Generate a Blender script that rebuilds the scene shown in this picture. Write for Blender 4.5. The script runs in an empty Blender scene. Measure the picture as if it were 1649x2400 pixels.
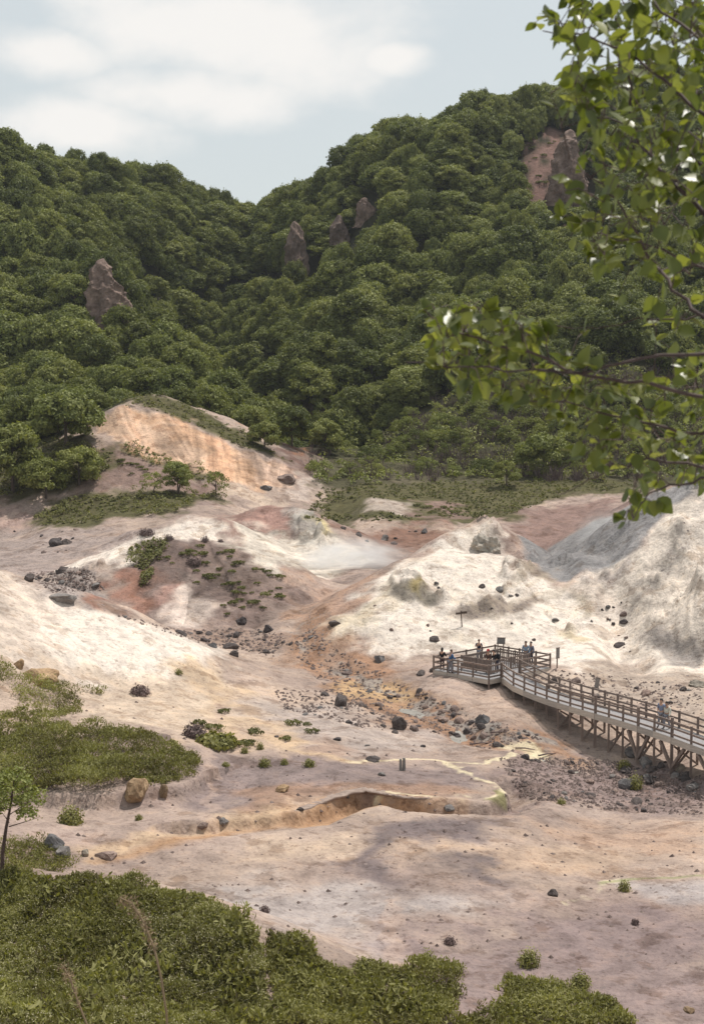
import bpy, bmesh, math, random
import numpy as np
from mathutils import Vector, Matrix
random.seed(7); rng = np.random.default_rng(11)
scene = bpy.context.scene
col = scene.collection

# ------------------------------------------------------------------ camera maths
F, CX, CY, CAMZ, PITCH = 3226.0, 798.0, 1161.5, 21.0, math.radians(5)
CP, SP = math.cos(PITCH), math.sin(PITCH)
def ray(x, y):
    a = (np.asarray(x, float) - CX) / F; b = -(np.asarray(y, float) - CY) / F
    return a, b * SP + CP, b * CP - SP
def at(x, y, Y):
    dx, dy, dz = ray(x, y); t = Y / dy
    return np.array([dx * t, Y, CAMZ + dz * t])
def atz(x, y, z):
    dx, dy, dz = ray(x, y); t = (z - CAMZ) / dz
    return np.array([dx * t, dy * t, z])
def project(X, Y, Z):
    dz = Z - CAMZ
    f = Y * CP - dz * SP; u = Y * SP + dz * CP
    return CX + F * X / f, CY - F * u / f

# ------------------------------------------------------------------ noise
def _h(ix, iy, seed):
    h = (ix.astype(np.int64) * 374761393 + iy.astype(np.int64) * 668265263 + seed * 974634777) & 0xFFFFFFFF
    h = ((h ^ (h >> 13)) * 1274126177) & 0xFFFFFFFF
    return ((h ^ (h >> 16)) & 0xFFFF) / 65535.0
def vnoise(x, y, seed=0):
    ix = np.floor(x); iy = np.floor(y); fx = x - ix; fy = y - iy
    fx = fx * fx * (3 - 2 * fx); fy = fy * fy * (3 - 2 * fy)
    a = _h(ix, iy, seed); b = _h(ix + 1, iy, seed); c = _h(ix, iy + 1, seed); d = _h(ix + 1, iy + 1, seed)
    return (a + (b - a) * fx) * (1 - fy) + (c + (d - c) * fx) * fy
def fbm(x, y, seed=0, octv=4, gain=0.5):
    x = np.asarray(x, float); y = np.asarray(y, float)
    s = 0; a = 1; t = 0
    for o in range(octv):
        s = s + a * (vnoise(x + 17.3 * o, y - 9.1 * o, seed + o) * 2 - 1); t += a; a *= gain
        x, y = 0.8 * x * 2 + 0.6 * y * 2, -0.6 * x * 2 + 0.8 * y * 2
    return s / t
def sstep(a, b, x):
    t = np.clip((x - a) / (b - a), 0, 1); return t * t * (3 - 2 * t)

# ------------------------------------------------------------------ terrain heights
ctrl = []
def cy(x, y, Y, drop=0):
    p = at(x, y, Y); ctrl.append((p[0], p[1], p[2] - drop))
def cz(x, y, z): ctrl.append(tuple(atz(x, y, z)))
for u in (-.6, -.25, 0, .25, .6):
    ctrl += [(u * 4, 4, 18.0), (u * 8, 8, 15.2), (u * 22, 22, 7.4)]
for x, y, z in [(-300,2323,3.1),(0,2323,2.9),(400,2323,2.3),(800,2323,.6),(1200,2323,.0),(1596,2323,-.1),(1900,2323,0),
    (700,2150,0),(1100,2150,0),(1596,2150,-.1),(1900,2150,0),(0,1990,.8),(400,2000,.3),(800,2000,.15),(1200,2000,0),(1596,2000,-.2),(1900,2000,0),
    (300,1930,.3),(600,1900,.4),(900,1900,.4),(1200,1900,0),(1596,1900,-.3),(200,1850,.8),(500,1800,.6),(700,1780,.3),(1000,1780,-.1),(1200,1780,-.3),(1590,1780,-1.1),(1900,1780,-1),
    (-200,1700,2),(100,1700,1.9),(350,1720,1.5),(500,1700,.7),(700,1700,.3),(900,1720,-.2),(1100,1710,-.6),(1250,1700,-1.1),(1400,1720,-1.45),
    (-100,1600,2.6),(100,1600,2.4),(300,1600,1.7),(600,1600,.5),(800,1600,-.1),(950,1610,-.5),(1050,1645,-.8),(1150,1615,-.1),(1250,1640,-.7),(1330,1690,-1.3),
    (300,1520,2),(600,1520,.1),(750,1480,0),(900,1520,.1),(1000,1590,.05),(1060,1570,.1),(1110,1570,0),(1180,1580,-.1),(1300,1580,0),(1420,1590,-.1),(1560,1620,-.3),(1700,1640,0),
    (650,1450,.4),(800,1440,.5),(250,1375,.8),(420,1430,.6),(700,1380,1.1),(780,1330,2.0),(60,1290,2.4),(-150,1290,2.6),(830,1290,2.6),(1400,1400,2.0),(1420,1490,.6),(1560,1540,.3)]: cz(x, y, z)
for a in [(100,1230,160),(30,1200,175),(-150,1200,175),(830,1250,160),(930,1210,172),(1040,1200,174),(1250,1236,168),(1330,1200,174),(1420,1165,178),(780,1185,180),(900,1172,178),(840,1130,184),(1000,1180,176),(1150,1180,178),
    (900,1108,194),(1200,1110,197),(1420,1105,195),(1600,1090,195),(1900,1090,195),(750,1100,195),(650,1130,188),(700,1050,212),(690,1000,230),(640,930,252),
    (100,1180,172),(-150,1180,172),(300,1112,182),(450,1130,178),(150,1112,190),(250,1068,194),(60,1105,190),(-150,1105,190),(370,1062,193),(500,1100,190),(590,1140,184),(480,1150,172),(350,1170,168)]: cy(*a)
for x, y, Y in [(1000,1070,206),(1200,1065,206),(1450,1060,205),(800,1040,212)]: cy(x, y, Y, 1)
for x, y, Y, d in [(0,1000,208,5),(150,950,222,5),(-200,1000,208,5),(0,850,245,6),(200,850,240,6),(-250,850,245,6),(0,700,272,6.5),(200,720,266,6.5),(330,800,258,6.5),(0,550,300,6.5),(200,560,300,7),(-250,500,310,7),(100,450,325,7),(0,325,338,9),(-250,250,340,9),(190,350,372,9),(300,372,376,9),(400,412,382,9),(480,440,388,9),(545,475,415,6),
    (600,440,405,10),(680,392,390,12),(760,345,384,11),(800,318,380,9),(900,285,375,8),(1000,280,372,7),(1100,228,374,7),(1250,200,380,7),(1400,180,380,7),(1600,150,380,7),(1900,120,380,7),
    (540,600,370,7),(700,560,345,6.5),(900,500,328,6.5),(1100,450,328,6.5),(1300,400,338,5),(1500,400,328,6.5),(1900,400,328,6.5),(450,700,338,7),(600,700,315,6.5),(800,700,290,6.5),(1000,650,286,6.5),(1250,620,286,6.5),(1500,600,286,6.5),(1900,600,286,6.5),
    (390,770,300,7),(560,850,275,6),(750,830,266,6),(900,830,250,5),(1100,800,251,4),(1400,800,246,3),(1900,800,246,3),(800,960,230,3.5),(950,1000,221,2),(1200,1000,219,2),(1500,1000,216,2),(1900,1000,216,2),(430,860,252,6),(500,950,230,4.5),(580,990,222,3.5)]: cy(x, y, Y, d)
for u, z in [(-.32,75),(-.18,66),(-.08,58),(.0,66),(.1,82),(.2,92),(.32,98)]: ctrl.append((u * 480, 480, z - 14)); ctrl.append((u * 600, 600, z - 40))
ctrl = np.array(ctrl)
def warp(X, Y):
    Yc = np.maximum(Y, 1.0); return np.clip(X / Yc, -1, 1) * 3.0, np.log(Yc)
_cu, _cv = warp(ctrl[:, 0], ctrl[:, 1])
def _k(r2): return 0.5 * r2 * np.log(r2 + 1e-9)
def _tps():
    n = len(ctrl)
    K = _k((_cu[:, None] - _cu[None]) ** 2 + (_cv[:, None] - _cv[None]) ** 2) + np.eye(n) * 2e-4
    P = np.stack([np.ones(n), _cu, _cv], 1)
    A = np.zeros((n + 3, n + 3)); A[:n, :n] = K; A[:n, n:] = P; A[n:, :n] = P.T
    return np.linalg.solve(A, np.concatenate([ctrl[:, 2], np.zeros(3)]))
_w = _tps()
def base(X, Y):
    u, v = warp(X, Y); n = len(ctrl)
    o = _w[n] + _w[n + 1] * u + _w[n + 2] * v
    for i in range(n): o += _w[i] * _k((u - _cu[i]) ** 2 + (v - _cv[i]) ** 2)
    near = np.interp(Y, [0, 2, 4, 8, 22, 36, 46], [19.4, 18.9, 18.0, 15.2, 7.6, 3.2, 2])
    k = sstep(30, 44, Y); return o * k + near * (1 - k)
# ridges: crest polyline (px, py, Y); slope towards viewer, slope behind, rounding radius, rill strength
RIDGES = [
 ([(-250,1225,97),(0,1290,102),(130,1343,108),(300,1410,114),(470,1465,116),(560,1492,118)], .40, .55, 1.5, .10, 10),
 ([(270,1290,130),(300,1240,132),(345,1222,133),(420,1213,133),(480,1223,133),(560,1256,132),(640,1303,130),(710,1338,128)], .40, .5, 2.0, .35, 12),
 ([(120,1292,148),(230,1245,152),(330,1203,154),(390,1190,155),(440,1170,156),(490,1178,156),(530,1224,154)], .5, .5, 1.5, .2, 14),
 ([(545,1235,158),(570,1175,164),(610,1148,168),(680,1153,166),(735,1183,162),(800,1238,156),(860,1272,150)], .5, .5, 2.0, .4, 14),
 ([(770,1402,117),(810,1372,119),(900,1284,124),(960,1248,127),(1000,1222,128),(1060,1198,130),(1105,1180,131),(1128,1192,131),(1160,1262,129),(1215,1276,128),(1290,1330,126),(1350,1376,124),(1400,1402,122)], .62, .62, .6, .35, 12),
 ([(1082,1200,131),(1106,1172,131.3),(1124,1186,131)], 1.25, 1.1, .25, .7, 4),
 ([(930,1290,121),(1000,1260,124),(1090,1258,125),(1165,1270,125)], .43, .5, 2.0, .3, 12),
 ([(800,1395,114),(880,1350,117),(930,1320,119)], .45, .5, 2.0, .3, 10),
 ([(1850,1075,136),(1700,1068,129),(1596,1070,125),(1542,1098,126),(1497,1114,128),(1470,1180,129),(1447,1228,130),(1374,1268,131),(1285,1320,132)], .80, .7, 1.0, .8, 14),
 ([(1596,1300,112),(1500,1400,112),(1420,1470,111)], .6, .5, 1.0, .6, 8),
 ([(1175,1254,153),(1240,1238,152),(1390,1163,151),(1500,1104,151),(1600,1090,151),(1800,1090,151)], .62, .6, .8, .12, 14),
 ([(150,990,194),(200,960,198),(285,918,200),(330,925,201),(400,952,203),(500,998,204),(600,1040,205),(668,1063,205)], .85, .5, .6, .35, 14),
 ([(255,930,206),(340,897,208),(440,928,210),(540,976,212),(610,1012,212)], .45, .5, 2.5, .1, 14),
 ([(200,982,194),(280,1003,193),(380,1045,192),(500,1082,189),(610,1128,186)], .5, .5, 1.2, .4, 12),
 ([(-250,1965,53),(0,1978,52.5),(150,1990,51.5),(300,2000,50.5),(450,2032,49),(565,2082,47.5),(600,2170,45.5)], .42, .6, 1.0, .1, 5),
]
_rp = []
for pts, sf, sb, rr, rill, reach in RIDGES: _rp.append((np.array([at(*p) for p in pts]), sf, sb, rr, rill, reach))
LIP = np.array([atz(x, y, .2)[:2] for x, y in [(440,1884),(560,1868),(670,1852),(750,1816),(830,1797),(900,1801),(990,1813),(1100,1809),(1146,1786),(1118,1762)]])
LIP2 = np.array([atz(x, y, 1.2)[:2] for x, y in [(-60,1800),(90,1803),(170,1800),(240,1792),(310,1786),(400,1772),(458,1742)]])
STREAM_PX = [(770,1335),(725,1395),(680,1440),(715,1490),(780,1532),(880,1572),(960,1602),(1050,1645),(1130,1666),(1230,1686),(1330,1696),(1420,1712),(1600,1770)]
STREAM = None
GULLY = np.array([at(x, y, Y)[:2] for x, y, Y in [(1290,1330,130),(1370,1380,124),(1402,1440,115),(1430,1500,106),(1470,1540,101)]])
def seg_dist(X, Y, P):
    best = np.full(X.shape, 1e9); side = np.zeros(X.shape)
    for a, b in zip(P[:-1], P[1:]):
        d = b - a; L = d @ d
        t = np.clip(((X - a[0]) * d[0] + (Y - a[1]) * d[1]) / L, 0, 1)
        qx = X - a[0] - t * d[0]; qy = Y - a[1] - t * d[1]; dd = np.hypot(qx, qy)
        m = dd < best; best = np.where(m, dd, best); side = np.where(m, d[0] * qy - d[1] * qx, side)
    return best, side
def _pl(*a): return np.array([at(*q)[:2] for q in a])
FOLDS = [(_pl((495,575,372),(455,630,352),(400,735,318),(465,825,288),(590,930,258),(640,1000,234)), -9, 9), (_pl((0,340,338),(130,470,318),(230,590,296),(320,720,272),(400,830,254),(480,910,240)), 5, 9),
 (_pl((760,420,352),(660,560,340),(590,690,316),(560,790,292)), -5, 8), (_pl((1120,330,352),(980,560,305),(860,760,272),(800,880,246)), -5, 8), (_pl((1000,340,355),(900,540,315),(760,740,282)), 3.5, 10), (_pl((100,330,365),(200,480,335),(330,600,340)), -6, 9)]
CRAGS = []
for x, y, Y, wpx, ry, amp, hgt in [(945,1340,117,120,3.2,.55,.6),(1168,1350,121,80,2.6,.55,.6),(1085,1395,115,130,2.2,.45,.4),(1515,1475,111,120,3,.6,.3),(1545,1250,118,60,3.5,.5,.3),(1490,1350,116,70,3,.45,.2),(1200,1290,127,60,2,.5,.3),(1300,1445,112,46,1.6,.5,.2),(690,1205,160,80,3.5,.6,.4),(170,1335,125,120,4,.7,.4),(1580,1400,112,60,3,.45,.2),(1350,1400,120,60,2,.5,.1),(1108,1200,130,56,1.6,.5,.5),(745,1230,158,60,3,.9,.3)]:
    q = at(x, y, Y); CRAGS.append((q[0], q[1], wpx * Y / F / 2, ry, amp, hgt))
def smax(a, b, k):
    h = np.maximum(k - np.abs(a - b), 0) / k
    return np.maximum(a, b) + h * h * k * .25
def height(X, Y, fine=True):
    X = np.asarray(X, float); Y = np.asarray(Y, float)
    z = base(X, Y)
    for P, sf, sb, rr, rill, reach in _rp:
        y0, y1 = P[:, 1].min() - 45, P[:, 1].max() + 35
        m = (Y > y0) & (Y < y1)
        if not m.any(): continue
        x, y = X[m], Y[m]; wx = x + fbm(x * .12, y * .12, 5, 3) * 1.2; wy = y + fbm(x * .12 + 40, y * .12, 8, 3) * .8
        best = np.full(x.shape, -1e9); bd = np.zeros(x.shape); bs = np.zeros(x.shape); s0 = 0
        for a, b in zip(P[:-1], P[1:]):
            d = b - a; L2 = d[0] ** 2 + d[1] ** 2; L = math.sqrt(L2)
            t = np.clip(((wx - a[0]) * d[0] + (wy - a[1]) * d[1]) / L2, 0, 1)
            qx = wx - a[0] - t * d[0]; qy = wy - a[1] - t * d[1]; dd = np.hypot(qx, qy)
            sl = np.where(qy < 0, sf, sb)
            c = a[2] + t * d[2] - sl * (np.sqrt(dd * dd + rr * rr) - rr)
            k = c > best; best = np.where(k, c, best); bd = np.where(k, dd, bd); bs = np.where(k, s0 + t * L, bs); s0 += L
        if rill > 0:
            w = sstep(.2, 3.0, bd)
            g = fbm(bs * .55 + fbm(x * .2, y * .2, 3, 2) * .8, bd * .07, 21, 4, .6)
            best = best - rill * w * np.abs(g) * 1.6 + rill * .35 * w
        z[m] = smax(z[m], best, .9)
    # incised channel and stream bed
    m = (Y > 50) & (Y < 95)
    if m.any():
        d, s = seg_dist(X[m] + fbm(X[m] * .6, Y[m] * .6, 31, 3) * .15, Y[m] + fbm(X[m] * .35, Y[m] * .35, 33, 2) * .5, LIP)
        depth = (.65 + .55 * sstep(-4, -1, X[m])) * (0.55 + .45 * vnoise(X[m] * .35, Y[m] * .35, 4))
        z[m] -= np.where(s < 0, depth * sstep(0, .42, d) * (1 - sstep(.5, 2.8, d)), 0)
    m = (Y > 50) & (Y < 90) & (X < 0)
    if m.any():
        d, s = seg_dist(X[m] + fbm(X[m] * .5, Y[m] * .5, 35, 3) * .3, Y[m] + fbm(X[m] * .5, Y[m] * .5, 37, 3) * .6, LIP2); z[m] -= np.where(s < 0, .6 * sstep(0, .5, d) * (1 - sstep(.8, 5, d)), 0)
    m = (Y > 95) & (Y < 140) & (X > 8)
    if m.any():
        d, s = seg_dist(X[m] + fbm(X[m] * .3, Y[m] * .3, 43, 3) * 1.0, Y[m], GULLY); z[m] -= 1.0 * (1 - sstep(.2, 2.6, d)) * sstep(100, 106, Y[m])
    if STREAM is not None:
        m = (Y > 70) & (Y < 150)
        d, s = seg_dist(X[m] + fbm(X[m] * .3, Y[m] * .3, 41, 3) * 1.0, Y[m], STREAM)
        z[m] -= .4 * (1 - sstep(.4, 2.2, d))
    for cx_, cy_, rx, ry, amp, hgt in CRAGS:
        m = (np.abs(X - cx_) < rx * 2) & (np.abs(Y - cy_) < ry * 2)
        if not m.any(): continue
        x, y = X[m], Y[m]; e = np.hypot((x - cx_ + fbm(x * .5, y * .5, 65, 3) * rx * .9) / rx, (y - cy_ + fbm(x * .5, y * .5, 67, 3) * ry * .9) / ry)
        k = 1 - sstep(.55, 1.0, e); z[m] += k * (hgt + amp * (np.abs(fbm(x * .55, y * .55, 69, 5, .62)) * 2.6 - .35))
    hm = sstep(225, 265, Y)
    z += hm * (fbm(X * .035, Y * .028, 101, 3) * 4.5 - np.abs(fbm(X * .05 + 7, Y * .02, 105, 3)) * 5.5 + 1.2) * sstep(430, 340, Y)
    m = Y > 222
    if m.any():
        x, y = X[m], Y[m]; wx = x + fbm(x * .04, y * .04, 111, 3) * 9
        for Q, amp, wd in FOLDS:
            d, s = seg_dist(wx, y, Q); z[m] += amp * np.exp(-(d / wd) ** 2) * sstep(222, 245, y)
    if fine:
        far = sstep(40, 120, Y)
        z += fbm(X * .08, Y * .08, 51, 3) * .35 * (.3 + .7 * far) + fbm(X * .45, Y * .45, 55, 4) * (.10 + .10 * far) + fbm(X * 2.2, Y * 2.2, 59, 3) * .035
    return z

# fan grid: columns of constant X/Y
NU, NV = 760, 1080
_uu = np.linspace(-1, 1, NU); U = .29 * _uu + .19 * np.sign(_uu) * np.abs(_uu) ** 9
V = np.concatenate([np.linspace(1.0, 36, 26)[:-1], np.exp(np.linspace(math.log(36), math.log(300), NV - 126)), np.linspace(300, 620, 102)[1:]])
NV = len(V)
GX = U[None, :] * V[:, None]; GY = np.repeat(V[:, None], NU, 1)
STREAM = np.array([atz(x, y, -.2)[:2] if y > 1480 else atz(x, y, .8)[:2] for x, y in STREAM_PX])
GZ = height(GX.ravel(), GY.ravel()).reshape(NV, NU)
def ground_z(X, Y):
    X = np.atleast_1d(np.asarray(X, float)); Y = np.atleast_1d(np.asarray(Y, float))
    fu = np.interp(X / Y, U, np.arange(NU)); fv = np.interp(Y, V, np.arange(NV))
    i = np.clip(fu.astype(int), 0, NU - 2); j = np.clip(fv.astype(int), 0, NV - 2); a = fu - i; b = fv - j
    return (GZ[j, i] * (1 - a) + GZ[j, i + 1] * a) * (1 - b) + (GZ[j + 1, i] * (1 - a) + GZ[j + 1, i + 1] * a) * b
def ground1(x, y):
    dx, dy, dz = ray(x, y); u = float(dx / dy); s = float(dz / dy)
    fu = float(np.interp(u, U, np.arange(NU))); i = min(int(fu), NU - 2); a = fu - i
    c = GZ[:, i] * (1 - a) + GZ[:, i + 1] * a
    d = CAMZ + s * V - c
    k = np.where((d < 0) & (V > 12))[0]
    if len(k) == 0: return None
    k = max(k[0], 1); t = d[k - 1] / (d[k - 1] - d[k] + 1e-9); Y = V[k - 1] + (V[k] - V[k - 1]) * t
    return np.array([u * Y, Y, CAMZ + s * Y])
def ground(x, y, ymax=460):
    for o in range(0, 60, 3):
        p = ground1(x, y + o)
        if p is not None and p[1] <= ymax: return p
    return p if p is not None else at(x, y, ymax)
# ------------------------------------------------------------------ materials
def nt(name):
    m = bpy.data.materials.new(name); m.use_nodes = True; t = m.node_tree
    b = t.nodes['Principled BSDF']; return m, t, b
def N(t, typ, **kw):
    n = t.nodes.new(typ)
    for k, v in kw.items():
        if k.startswith('i_'):
            key = k[2:]; key = int(key) if key.isdigit() else key.replace('_', ' ')
            n.inputs[key].default_value = v
        else: setattr(n, k, v)
    return n
def L(t, a, b): t.links.new(a, b)
def mixc(t, fac, a, b, mode='MIX'):
    n = N(t, 'ShaderNodeMix', data_type='RGBA', blend_type=mode)
    for sock, v in ((n.inputs[0], fac), (n.inputs[6], a), (n.inputs[7], b)):
        if hasattr(v, 'is_linked'): L(t, v, sock)
        else: sock.default_value = v if not isinstance(v, tuple) or len(v) == 4 else (*v, 1)
    return n.outputs[2]
def ramp(t, src, stops):
    r = N(t, 'ShaderNodeValToRGB'); e = r.color_ramp.elements
    while len(e) < len(stops): e.new(.5)
    for el, (p, c) in zip(e, stops): el.position = p; el.color = (*c, 1) if len(c) == 3 else c
    L(t, src, r.inputs[0]); return r.outputs[0]
def noise(t, vec, scale, detail=4, rough=.6):
    n = N(t, 'ShaderNodeTexNoise'); n.inputs['Scale'].default_value = scale; n.inputs['Detail'].default_value = detail; n.inputs['Roughness'].default_value = rough
    if vec is not None: L(t, vec, n.inputs['Vector'])
    return n.outputs['Fac']

def ground_material():
    m, t, b = nt('thermal_ground'); geo = N(t, 'ShaderNodeNewGeometry'); P = geo.outputs['Position']
    at_ = N(t, 'ShaderNodeAttribute', attribute_name='tint'); base_c = at_.outputs['Color']; al = at_.outputs['Alpha']
    n1 = noise(t, P, .9, 6, .65); n2 = noise(t, P, 6, 5, .7); n3 = noise(t, P, 2.6, 3, .5)
    c = mixc(t, 1, base_c, ramp(t, n1, [(.3, (.68, .665, .665)), (.52, (1, 1, 1)), (.72, (1.18, 1.13, 1.06))]), 'MULTIPLY')
    c = mixc(t, 1, c, ramp(t, n2, [(.28, (.64, .61, .61)), (.46, (1, 1, 1)), (.72, (1.16, 1.14, 1.11))]), 'MULTIPLY')
    nc = noise(t, P, .5, 9, .68); c = mixc(t, 1, c, ramp(t, nc, [(.40, (.74, .70, .67)), (.455, (1, 1, 1))]), 'MULTIPLY')
    nd = noise(t, P, 2.3, 7, .7); c = mixc(t, 1, c, ramp(t, nd, [(.36, (.66, .62, .60)), (.43, (1, 1, 1))]), 'MULTIPLY')
    # pebbles and dark grit, more where the ground is stony
    v = N(t, 'ShaderNodeTexVoronoi', feature='F1'); v.inputs['Scale'].default_value = 3.4; L(t, P, v.inputs['Vector'])
    sep = N(t, 'ShaderNodeSeparateColor'); L(t, v.outputs['Color'], sep.inputs[0])
    ge = N(t, 'ShaderNodeMath', operation='SUBTRACT'); L(t, al, ge.inputs[0]); L(t, sep.outputs[0], ge.inputs[1])
    gt = N(t, 'ShaderNodeMath', operation='MULTIPLY', use_clamp=True); L(t, ge.outputs[0], gt.inputs[0]); gt.inputs[1].default_value = 5
    ds = N(t, 'ShaderNodeMath', operation='LESS_THAN'); L(t, v.outputs['Distance'], ds.inputs[0]); ds.inputs[1].default_value = .42
    mk = N(t, 'ShaderNodeMath', operation='MULTIPLY'); L(t, gt.outputs[0], mk.inputs[0]); L(t, ds.outputs[0], mk.inputs[1])
    mk2 = N(t, 'ShaderNodeMath', operation='MULTIPLY'); L(t, mk.outputs[0], mk2.inputs[0]); mk2.inputs[1].default_value = .8
    peb = mixc(t, sep.outputs[1], (.10, .085, .085, 1), (.24, .19, .17, 1))
    c = mixc(t, mk2.outputs[0], c, peb)
    L(t, c, b.inputs['Base Color']); b.inputs['Roughness'].default_value = .95; b.inputs['Specular IOR Level'].default_value = .15
    ad = N(t, 'ShaderNodeMath', operation='MULTIPLY_ADD'); L(t, n2, ad.inputs[0]); ad.inputs[1].default_value = .5; L(t, n3, ad.inputs[2]); ad0 = ad; ad = N(t, 'ShaderNodeMath', operation='MULTIPLY_ADD'); L(t, nc, ad.inputs[0]); ad.inputs[1].default_value = 1.3; L(t, ad0.outputs[0], ad.inputs[2])
    bp = N(t, 'ShaderNodeBump'); bp.inputs['Strength'].default_value = .55; bp.inputs['Distance'].default_value = .22
    L(t, ad.outputs[0], bp.inputs['Height']); L(t, bp.outputs[0], b.inputs['Normal'])
    return m
def rock_material(name, c1, c2, c3=None, scale=1.2):
    m, t, b = nt(name); tc = N(t, 'ShaderNodeTexCoord'); oi = N(t, 'ShaderNodeObjectInfo')
    P = tc.outputs['Object']
    n1 = noise(t, P, scale, 6, .65); n2 = noise(t, P, scale * 5, 6, .75)
    c = ramp(t, n1, [(.32, c1), (.6, c2)] + ([(.75, c3)] if c3 else []))
    c = mixc(t, 1, c, ramp(t, n2, [(.3, (.6, .58, .58)), (.5, (1, 1, 1)), (.72, (1.25, 1.2, 1.15))]), 'MULTIPLY')
    c = mixc(t, 1, c, ramp(t, oi.outputs['Random'], [(0, (.72, .72, .74)), (1, (1.25, 1.18, 1.12))]), 'MULTIPLY')
    L(t, c, b.inputs['Base Color']); b.inputs['Roughness'].default_value = .9; b.inputs['Specular IOR Level'].default_value = .2
    bp = N(t, 'ShaderNodeBump'); bp.inputs['Strength'].default_value = .6; bp.inputs['Distance'].default_value = .12
    L(t, n2, bp.inputs['Height']); L(t, bp.outputs[0], b.inputs['Normal']); return m
def leaf_material(name, dark, mid, light, trans=.25, rand=.5, rough=.65, spec=.25, clump=.6):
    """foliage: 'tint' vertex value varies leaf to leaf, Object random varies plant to plant"""
    m, t, b = nt(name); at_ = N(t, 'ShaderNodeAttribute', attribute_name='tint'); oi = N(t, 'ShaderNodeObjectInfo')
    geo = N(t, 'ShaderNodeNewGeometry'); n1 = noise(t, geo.outputs['Position'], clump, 3, .6)
    a = N(t, 'ShaderNodeMath', operation='MULTIPLY_ADD'); L(t, oi.outputs['Random'], a.inputs[0]); a.inputs[1].default_value = rand; L(t, at_.outputs['Fac'], a.inputs[2])
    a2 = N(t, 'ShaderNodeMath', operation='MULTIPLY_ADD'); L(t, n1, a2.inputs[0]); a2.inputs[1].default_value = .7; L(t, a.outputs[0], a2.inputs[2])
    s = N(t, 'ShaderNodeMath', operation='MULTIPLY'); L(t, a2.outputs[0], s.inputs[0]); s.inputs[1].default_value = 1 / (1.7 + rand)
    c = ramp(t, s.outputs[0], [(.22, dark), (.5, mid), (.78, light)])
    L(t, c, b.inputs['Base Color']); b.inputs['Roughness'].default_value = rough; b.inputs['Specular IOR Level'].default_value = spec
    tr = N(t, 'ShaderNodeBsdfTranslucent'); tcol = mixc(t, 1, c, (1.5, 1.55, .6, 1), 'MULTIPLY'); L(t, tcol, tr.inputs[0])
    ms = N(t, 'ShaderNodeMixShader'); ms.inputs[0].default_value = trans
    L(t, b.outputs[0], ms.inputs[1]); L(t, tr.outputs[0], ms.inputs[2]); L(t, ms.outputs[0], t.nodes['Material Output'].inputs[0]); return m
def plain(name, c1, c2, scale=4, rough=.85, stretch=None):
    m, t, b = nt(name); tc = N(t, 'ShaderNodeTexCoord'); P = tc.outputs['Object']; oi = N(t, 'ShaderNodeObjectInfo')
    if stretch:
        mp = N(t, 'ShaderNodeMapping'); mp.inputs['Scale'].default_value = stretch; L(t, P, mp.inputs[0]); P = mp.outputs[0]
    n = noise(t, P, scale, 5, .65); c = ramp(t, n, [(.3, c1), (.7, c2)])
    c = mixc(t, 1, c, ramp(t, oi.outputs['Random'], [(0, (.82, .82, .84)), (1, (1.15, 1.12, 1.1))]), 'MULTIPLY')
    L(t, c, b.inputs['Base Color']); b.inputs['Roughness'].default_value = rough; b.inputs['Specular IOR Level'].default_value = .25; return m

# ------------------------------------------------------------------ object helpers
def mesh_np(name, verts, faces, mat=None, smooth=False, tint=None):
    """verts (n,3); faces (m,k) all of one size k"""
    me = bpy.data.meshes.new(name); verts = np.asarray(verts, np.float32); faces = np.asarray(faces, np.int32); k = faces.shape[1]
    me.vertices.add(len(verts)); me.vertices.foreach_set('co', verts.ravel())
    me.loops.add(faces.size); me.loops.foreach_set('vertex_index', faces.ravel())
    me.polygons.add(len(faces)); me.polygons.foreach_set('loop_start', np.arange(0, faces.size, k, dtype=np.int32))
    me.polygons.foreach_set('use_smooth', np.full(len(faces), smooth))
    if tint is not None:
        tint = np.asarray(tint, np.float32)
        if tint.ndim == 1: at_ = me.attributes.new('tint', 'FLOAT', 'POINT'); at_.data.foreach_set('value', tint)
        else: at_ = me.attributes.new('tint', 'FLOAT_COLOR', 'POINT'); at_.data.foreach_set('color', tint.ravel())
    me.update(calc_edges=True); me.validate()
    if mat: me.materials.append(mat)
    return me
def link(name, me, parent=None, loc=(0, 0, 0), rot=(0, 0, 0), scale=None):
    o = bpy.data.objects.new(name, me); col.objects.link(o)
    if parent is not None: o.parent = parent
    o.location = loc; o.rotation_euler = rot
    if scale is not None: o.scale = scale if hasattr(scale, '__len__') else (scale,) * 3
    return o
def tag(o, label=None, cat=None, group=None, kind=None):
    if label: o['label'] = label
    if cat: o['category'] = cat
    if group: o['group'] = group
    if kind: o['kind'] = kind
    return o
def copy_tree(o, parent=None):
    c = o.copy(); col.objects.link(c)
    if parent is not None: c.parent = parent
    for ch in list(o.children): copy_tree(ch, c)
    return c
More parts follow.
